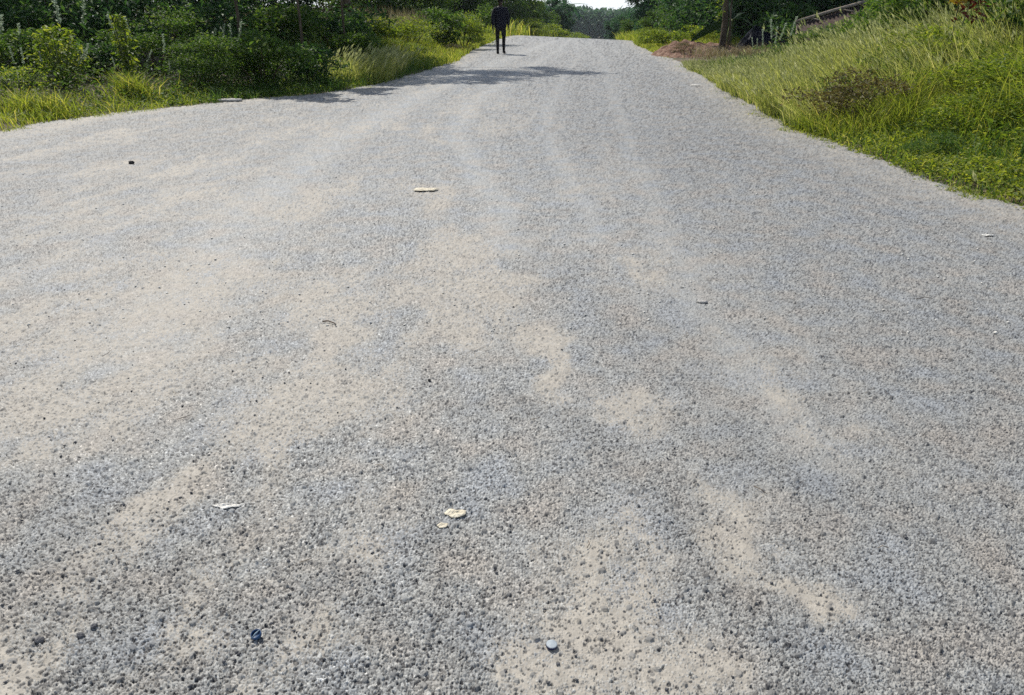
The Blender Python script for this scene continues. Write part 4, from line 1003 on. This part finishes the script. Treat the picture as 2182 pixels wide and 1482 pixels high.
for k_, (u, v, L_, a_) in enumerate([(380, 905, .05, .4), (820, 1010, .04, 2.2), (1250, 1180, .035, 1.1), (640, 1210, .03, .2), (1420, 560, .09, .7), (560, 520, .08, 2.6), (1780, 740, .06, 1.7), (1130, 905, .04, .1), (220, 770, .07, 1.2), (1890, 1180, .03, 2.9)]):
    x, y = gp(u, v); m = MB(); r_ = random.uniform(.0009, .0016)
    m.tube([(0, 0, r_ * 2), (L_ * .5 * math.cos(a_), L_ * .5 * math.sin(a_), r_ * 2 + .004), (L_ * math.cos(a_ + .3), L_ * math.sin(a_ + .3), r_ * 2)], [r_, r_, r_ * .6], 5)
    o = m.build('straw', M['wood'] if k_ % 2 else M['twig']); o.location = (x, y, zr(x, y) + .003)
    tag(o, ('pale' if k_ % 2 else 'brown') + ' bit of straw ' + ['below the left dust patch', 'just above the cream scrap', 'on the dust right of the cream scraps', 'between the white scrap and the blue cap', 'in the middle distance right of centre', 'in the middle distance left of centre', 'right of the flat square stone', 'in the centre of the road', 'on the dusty far left of the road', 'near the right picture edge'][k_], 'straw')
# loose chips
def chips(n, y0, y1, smin, smax, lohi, mat, name, label, xr=1.0, grow=.0, xf=None):
    th_ = rng.uniform(math.atan(CAMH / y1), math.atan(CAMH / y0), n); Y = CAMH / np.tan(th_); X = rng.uniform(-.95, .95, n) * Y * xr
    k = edge(X, Y) < -.1
    if xf is not None: k &= xf(X, Y)
    X = X[k]; Y = Y[k]; n = len(X)
    base_ = np.array([(0, 0, 1), (1, 0, 0), (0, 1, 0), (-1, 0, 0), (0, -1, 0), (0, 0, -1)], float)
    s = rng.uniform(smin, smax, n) * (1 + grow * Y)
    V = base_[None] * (s[:, None, None] * np.array([1, .8, .6]) * rng.uniform(.7, 1.3, (n, 6, 1)))
    a = rng.random(n) * 6.28; c, q = np.cos(a)[:, None], np.sin(a)[:, None]
    V = np.stack([V[..., 0] * c - V[..., 1] * q, V[..., 0] * q + V[..., 1] * c, V[..., 2]], -1)
    V += np.stack([X, Y, roadz(X, Y) + .003 + s * .35], -1)[:, None, :]
    I = np.arange(n)[:, None] * 6
    F = np.concatenate([I + np.array([f]) for f in ((0, 1, 2), (0, 2, 3), (0, 3, 4), (0, 4, 1), (5, 2, 1), (5, 3, 2), (5, 4, 3), (5, 1, 4))])
    return stuff(mesh_obj(name, V.reshape(-1, 3), F, mat, smooth=True), label, 'gravel')
chips(900, 3.0, 30, .004, .007, 0, M['paper'], 'white_chips', 'scattered bright white stone chips on the road', grow=.09)
chips(700, 1.0, 3.4, .003, .0065, 0, M['gstone'], 'loose_gravel', 'loose dark gravel on the near left part of the road', xf=lambda X, Y: rng.random(len(X)) < np.clip(.55 - X * .6, .12, 1))

def edge_gravel():
    n = 60000; Y = 1.3 / np.tan(rng.uniform(.04, .30, n)); X = rng.uniform(-9, 8, n); e = edge(X, Y); k = (e > -.45) & (e < .12) & (rng.random(n) < np.exp(-((e + .08) / .2) ** 2)); X = X[k]; Y = Y[k]; n = len(X)
    base_ = np.array([(0, 0, 1), (1, 0, 0), (0, 1, 0), (-1, 0, 0), (0, -1, 0), (0, 0, -1)], float)
    s = rng.uniform(.004, .011, n) * (rng.random(n) ** 2 * 1.2 + .5)
    V = base_[None] * (s[:, None, None] * np.array([1, .8, .7]) * rng.uniform(.6, 1.3, (n, 6, 1)))
    V += np.stack([X, Y, np.maximum(roadz(X, Y), gz(X, Y)) + s * .3], -1)[:, None, :]
    I = np.arange(n)[:, None] * 6
    F = np.concatenate([I + np.array([f]) for f in ((0, 1, 2), (0, 2, 3), (0, 3, 4), (0, 4, 1), (5, 2, 1), (5, 3, 2), (5, 4, 3), (5, 1, 4))])
    return mesh_obj('edge_gravel', V.reshape(-1, 3), F, M['egrav'], smooth=False)
stuff(edge_gravel(), 'loose crumbled gravel along both road edges', 'gravel')
# thin pale air
X0 = [(a, b, c) for c in (-19.5, 45) for a, b in ((-1000, -500), (1000, -500), (1000, 1600), (-1000, 1600))]
hz = mesh_obj('haze', X0, [(0, 3, 2, 1), (4, 5, 6, 7), (0, 1, 5, 4), (1, 2, 6, 5), (2, 3, 7, 6), (3, 0, 4, 7)], smooth=False)
hm = bpy.data.materials.new('air'); hm.use_nodes = True; hn = hm.node_tree; hn.nodes.remove(hn.nodes['Principled BSDF'])
pv = hn.nodes.new('ShaderNodeVolumePrincipled'); pv.inputs['Color'].default_value = (.80, .90, 1.0, 1); pv.inputs['Density'].default_value = .00022; pv.inputs['Anisotropy'].default_value = .3
hn.links.new(pv.outputs[0], hn.nodes['Material Output'].inputs['Volume']); hz.data.materials.append(hm); hz['kind'] = 'stuff'; hz['label'] = 'thin pale air over the whole place'
